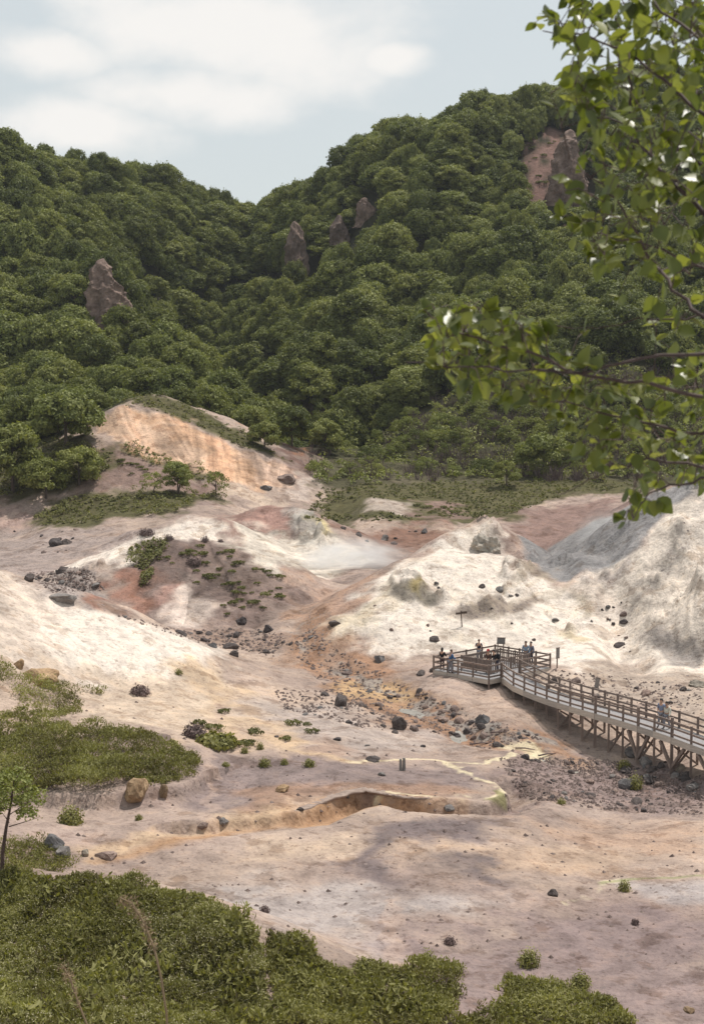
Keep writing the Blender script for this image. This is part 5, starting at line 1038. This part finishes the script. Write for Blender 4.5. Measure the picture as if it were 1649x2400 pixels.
    if cap:
        bm = bmesh.new(); bmesh.ops.create_uvsphere(bm, u_segments=14, v_segments=8, radius=.118 * s); bmesh.ops.delete(bm, geom=[w_ for w_ in bm.verts if w_.co.z < -.005], context='VERTS')
        me = bpy.data.meshes.new('cap'); bm.to_mesh(me); bm.free(); me.materials.append(cap); link('cap', me, o, (hx, hy, hz + .035 * s)); mb = MB(); mb.bar((0, .05 * s, 0), (0, .19 * s, -.02 * s), .14 * s, .012 * s); mb.build('cap_brim', cap, o, loc=(hx, hy, hz + .035 * s))
    if bag:
        mb = MB(); mb.bar((0, -.14 * s, .98 * s), (0, -.14 * s, 1.38 * s), .28 * s, .16 * s, (0, 1, 0)); mb.build('backpack', bag, o, bevel=.03)
    return o
def plan(zx, zy): q = dk(zx, zy); return (q[0], q[1], DZ)
navy = cloth('navy_cloth', (.03, .035, .07)); denim = cloth('denim', (.035, .05, .10)); black = cloth('black_cloth', (.015, .015, .018)); blue = cloth('blue_jacket', (.05, .14, .30)); pale = cloth('pale_blue_shirt', (.24, .31, .40)); greyc = cloth('grey_shirt', (.20, .20, .25)); brownc = cloth('brown_jacket', (.10, .06, .05)); white = cloth('white_shirt', (.68, .66, .56)); lightg = cloth('light_trousers', (.26, .26, .29)); red = cloth('red_cap', (.42, .04, .04)); mauve = cloth('dusty_skirt', (.10, .07, .08)); steel = cloth('steel_blue_shirt', (.22, .25, .34))
person('person with long black hair in a black top at the left corner of the platform', plan(170, 395), -.6, 1.64, black, mauve, M_hair, 'rail', long_hair=True)
person('person in a bright blue jacket leaning at the front rail of the platform', plan(262, 425), -1.1, 1.68, blue, lightg, M_brownhair, 'rail', .12)
person('person in a navy top standing at the back rail of the platform', plan(586, 295), 3.0, 1.66, navy, lightg, M_brownhair, 'camera', short=True)
person('person with a red cap and brown jacket beside the slatted pen', plan(695, 418), 2.6, 1.66, brownc, black, M_hair, 'rail', .06, cap=red)
person('person in a black jacket bending beside the red cap by the pen', plan(785, 420), 1.9, 1.66, black, navy, M_hair, 'rail', .35, bag=black)
person('person in a pale blue shirt and jeans, left of a close pair', plan(1118, 330), 2.7, 1.74, pale, denim, M_brownhair, 'down', .03)
person('person in a greyish shirt and dark jeans, right of a close pair', plan(1178, 325), 2.2, 1.68, greyc, denim, M_hair, 'down', .03)
def Z4(zx, zy): return ((1280 + zx / 4.325) / 1.0332, (1580 + zy / 4.325) / 1.0332)
q = atz(*Z4(1160, 545), DZ); person('person in a steel blue shirt walking on the boardwalk, holding the far side', (q[0], q[1], DZ), 2.3, 1.76, steel, lightg, M_hair, 'out', .04, .16, short=True)
q = atz(*Z4(1215, 555), DZ); person('person in a white top with dark hair walking on the boardwalk', (q[0], q[1], DZ), 2.3, 1.64, white, lightg, M_hair, 'down', .04, .16)

# ------------------------------------------------------------------ the near tree whose branches hang in from the right
M_leafN = leaf_material('birch_leaves', (.042, .054, .013), (.105, .122, .026), (.20, .205, .055), .42, .0, .38, .5, clump=9)
tb = np.array([3.9, 3.7]); tz = ground_z(*tb)[0]
tree = tag(link('overhanging_tree', None, None, (tb[0], tb[1], tz)), 'near leafy tree reaching in from the right with glossy toothed green leaves', 'tree')
o3 = np.array([tb[0], tb[1], tz]); TW = MB(); BR = MB(); nodes = []
BR.tube([(0, 0, -.3), (.05, .02, 1.2), (-.02, .05, 2.4), (.05, .1, 3.6), (.0, .15, 4.8)], [.12, .10, .085, .065, .03], 10)
BR.build('trunk', M_birch, tree)
br = [([(1720,560),(1596,488),(1510,400),(1452,330),(1432,235),(1425,150),(1400,40),(1380,-60)],3.6,.011),([(1720,800),(1596,722),(1530,660),(1482,590),(1440,525),(1400,450),(1340,400),(1290,360)],3.4,.009),([(1750,960),(1596,900),(1460,868),(1330,850),(1200,800),(1090,772),(1010,735),(965,705)],3.3,.009),([(1720,790),(1596,800),(1450,812),(1330,840),(1150,838),(1010,828),(920,822)],3.25,.008),([(1720,1020),(1596,985),(1470,965),(1380,940),(1280,915),(1160,900)],3.35,.008),([(1720,1120),(1596,1060),(1470,1040),(1390,1055),(1330,1090),(1270,1122)],3.5,.007),([(1720,1090),(1596,1085),(1515,1095),(1475,1120),(1440,1165),(1425,1195)],3.3,.006),([(1720,330),(1596,260),(1500,180),(1420,110),(1330,80),(1230,70)],3.5,.009),([(1720,150),(1596,90),(1500,30),(1450,-40)],3.4,.009),([(1700,640),(1596,610),(1500,560),(1400,540),(1300,520)],3.7,.007),([(1700,720),(1596,716),(1480,725),(1380,738),(1300,745)],3.6,.005),([(1700,420),(1596,380),(1500,300),(1380,270),(1270,290)],3.8,.007)]
for pts, Y, r in br:
    w3 = [at(x, y, Y + .10 * math.sin(i * 1.7 + x * .01)) - o3 for i, (x, y) in enumerate(pts)]; sm = []
    for a, b in zip(w3[:-1], w3[1:]):
        for t_ in (0, .33, .66): sm.append(a + (b - a) * t_ + rng.normal(size=3) * .004)
    sm.append(w3[-1]); first = sm[0]; tr_ = np.array([0, .05, max(.8, first[2] - .45)]); BRm = MB()
    BRm.tube([tuple(tr_)] + [tuple(q) for q in sm], [r * 1.0] + [r * (.62 - .5 * i / len(sm)) for i in range(len(sm))], 6); BRm.build('branch', M_birch, tree, True); nodes += [(q, i / len(sm)) for i, q in enumerate(sm)]
NQ = np.array([n[0] for n in nodes])
LV_, LF_, LT_ = [], [], []
def leaf(p, d, n, ln, tint):
    """one broad pointed leaf, folded along its midrib, its edge toothed"""
    d = d / np.linalg.norm(d); n = n - d * (n @ d); n /= np.linalg.norm(n); b = np.cross(n, d); base_i = len(LV_); prof = [(0, .0), (.10, .22), (.28, .37), (.48, .37), (.68, .27), (.86, .12), (1, 0)]; cu = random.uniform(-.15, .25); fo = random.uniform(.05, .5)
    mid = [p + d * (t_ * ln) - n * (cu * t_ * t_ * ln) for t_, _ in prof]
    for i, (t_, w_) in enumerate(prof):
        LV_.append(mid[i])
        for sgn in (-1, 1): LV_.append(mid[i] + b * (sgn * w_ * ln * random.uniform(.92, 1.08)) + n * (w_ * ln * fo))
        LT_.extend([tint] * 3)
    for i in range(len(prof) - 1):
        a = base_i + i * 3; c = a + 3
        LF_.append((a, c, c + 1, a + 1)); LF_.append((a, a + 2, c + 2, c))
REG = [([(1245,0),(1600,-30),(1640,660),(1500,650),(1340,600),(1270,530),(1245,440),(1300,330),(1240,270),(1290,150),(1215,120),(1200,60)],260),([(1290,-20),(1640,-20),(1640,480),(1440,470),(1330,300),(1300,120)],170),([(960,690),(1060,690),(1190,715),(1260,760),(1190,800),(1000,800)],95),([(920,800),(1200,790),(1330,820),(1420,880),(1240,930),(1130,905),(1000,860)],95),([(1240,900),(1420,860),(1640,780),(1640,1090),(1480,1110),(1300,1040),(1270,960)],125),([(1300,640),(1640,660),(1640,820),(1420,830),(1320,770)],16),([(1390,1120),(1500,1100),(1510,1190),(1410,1210)],9)]
for P, n in REG:
    P = np.array(P, float); k = 0
    while k < n:
        x = random.uniform(P[:, 0].min(), P[:, 0].max()); y = random.uniform(P[:, 1].min(), P[:, 1].max())
        if sd_poly(np.array([x]), np.array([y]), P)[0] > 0: continue
        k += 1; q = at(x, y, random.uniform(3.1, 4.1)) - o3; dd_ = ((NQ - q) ** 2 * np.array([1, .5, 1])).sum(1) + rng.uniform(0, .004, len(NQ)); a = NQ[np.argmin(dd_)]
        if np.linalg.norm(q - a) > .2: q = a + (q - a) / np.linalg.norm(q - a) * random.uniform(.12, .2)
        NQ = np.concatenate([NQ, [q, (a + q) / 2]])
        m_ = (a + q) / 2 + np.array([0, 0, .02]); TW.tube([tuple(a), tuple(m_), tuple(q)], [.0017, .0013, .0008], 4)
        for c in range(random.choice([1, 2, 2, 3])):
            d = (q - a) / (np.linalg.norm(q - a) + 1e-6) + rng.normal(size=3) * .8 + np.array([-.15, 0, -.35]); nn = np.array([rng.normal() * .6, rng.normal() * .6 - .15, 1.0])
            b0 = a + (q - a) * random.uniform(.55, 1.0); leaf(b0, d, nn, random.uniform(.031, .055), random.uniform(.2, .95))
TW.build('twigs', M_birch, tree)['kind'] = 'stuff'
me = mesh_np('foliage', np.array(LV_), np.array(LF_), M_leafN, True, np.array(LT_)); link('foliage', me, tree)['kind'] = 'stuff'

# ------------------------------------------------------------------ steam
def steam(label, x, y, Y, sx, sy, sz, dens, seed):
    m = bpy.data.materials.new('steam'); m.use_nodes = True; t = m.node_tree; t.nodes.remove(t.nodes['Principled BSDF']); tc = N(t, 'ShaderNodeTexCoord'); G_ = tc.outputs['Object']
    ln = N(t, 'ShaderNodeVectorMath', operation='LENGTH'); L(t, G_, ln.inputs[0]); mr = N(t, 'ShaderNodeMapRange', interpolation_type='SMOOTHSTEP'); L(t, ln.outputs['Value'], mr.inputs[0]); mr.inputs[1].default_value = 1; mr.inputs[2].default_value = .1; mr.inputs[3].default_value = 0; mr.inputs[4].default_value = 1
    mp = N(t, 'ShaderNodeMapping'); mp.inputs['Location'].default_value = (seed, seed, 0); mp.inputs['Scale'].default_value = (1.6, 1.6, 1.2); L(t, G_, mp.inputs[0]); nn = noise(t, mp.outputs[0], 1.6, 4)
    r = N(t, 'ShaderNodeMapRange'); L(t, nn, r.inputs[0]); r.inputs[1].default_value = .38; r.inputs[2].default_value = .75
    mm = N(t, 'ShaderNodeMath', operation='MULTIPLY'); L(t, r.outputs[0], mm.inputs[0]); L(t, mr.outputs[0], mm.inputs[1]); m2 = N(t, 'ShaderNodeMath', operation='MULTIPLY'); L(t, mm.outputs[0], m2.inputs[0]); m2.inputs[1].default_value = dens
    v = N(t, 'ShaderNodeVolumePrincipled'); v.inputs['Color'].default_value = (.92, .92, .92, 1); L(t, m2.outputs[0], v.inputs['Density']); L(t, v.outputs[0], t.nodes['Material Output'].inputs['Volume'])
    bm = bmesh.new(); bmesh.ops.create_icosphere(bm, subdivisions=3, radius=1); me = bpy.data.meshes.new('steam'); bm.to_mesh(me); bm.free(); me.materials.append(m)
    p = at(x, y, Y); return tag(link('steam', me, None, p, (0, 0, 0), (sx, sy, sz)), label, 'steam', None, 'stuff')
steam('thin white steam drifting over the valley head beside the white dome', 800, 1268, 148, 7.5, 5, 2.8, .9, 3)
steam('faint steam rising in front of the grey slope behind the white mound', 1400, 1215, 139, 5.5, 3.5, 3.6, .45, 9)

# ------------------------------------------------------------------ the summer air
hm_ = bpy.data.materials.new('haze'); hm_.use_nodes = True; th = hm_.node_tree; th.nodes.remove(th.nodes['Principled BSDF'])
vh = N(th, 'ShaderNodeVolumePrincipled'); vh.inputs['Color'].default_value = (.86, .92, 1, 1); vh.inputs['Density'].default_value = .00008; vh.inputs['Anisotropy'].default_value = .2; L(th, vh.outputs[0], th.nodes['Material Output'].inputs['Volume'])
mb = MB(); z0 = float(GZ.min()) - 1.5; z1 = float(GZ.max()) + 25; mb.bar((0, -20, (z0 + z1) / 2), (0, 640, (z0 + z1) / 2), 700, z1 - z0); tag(mb.build('haze', hm_), 'faint summer haze filling the valley', 'haze', None, 'stuff')
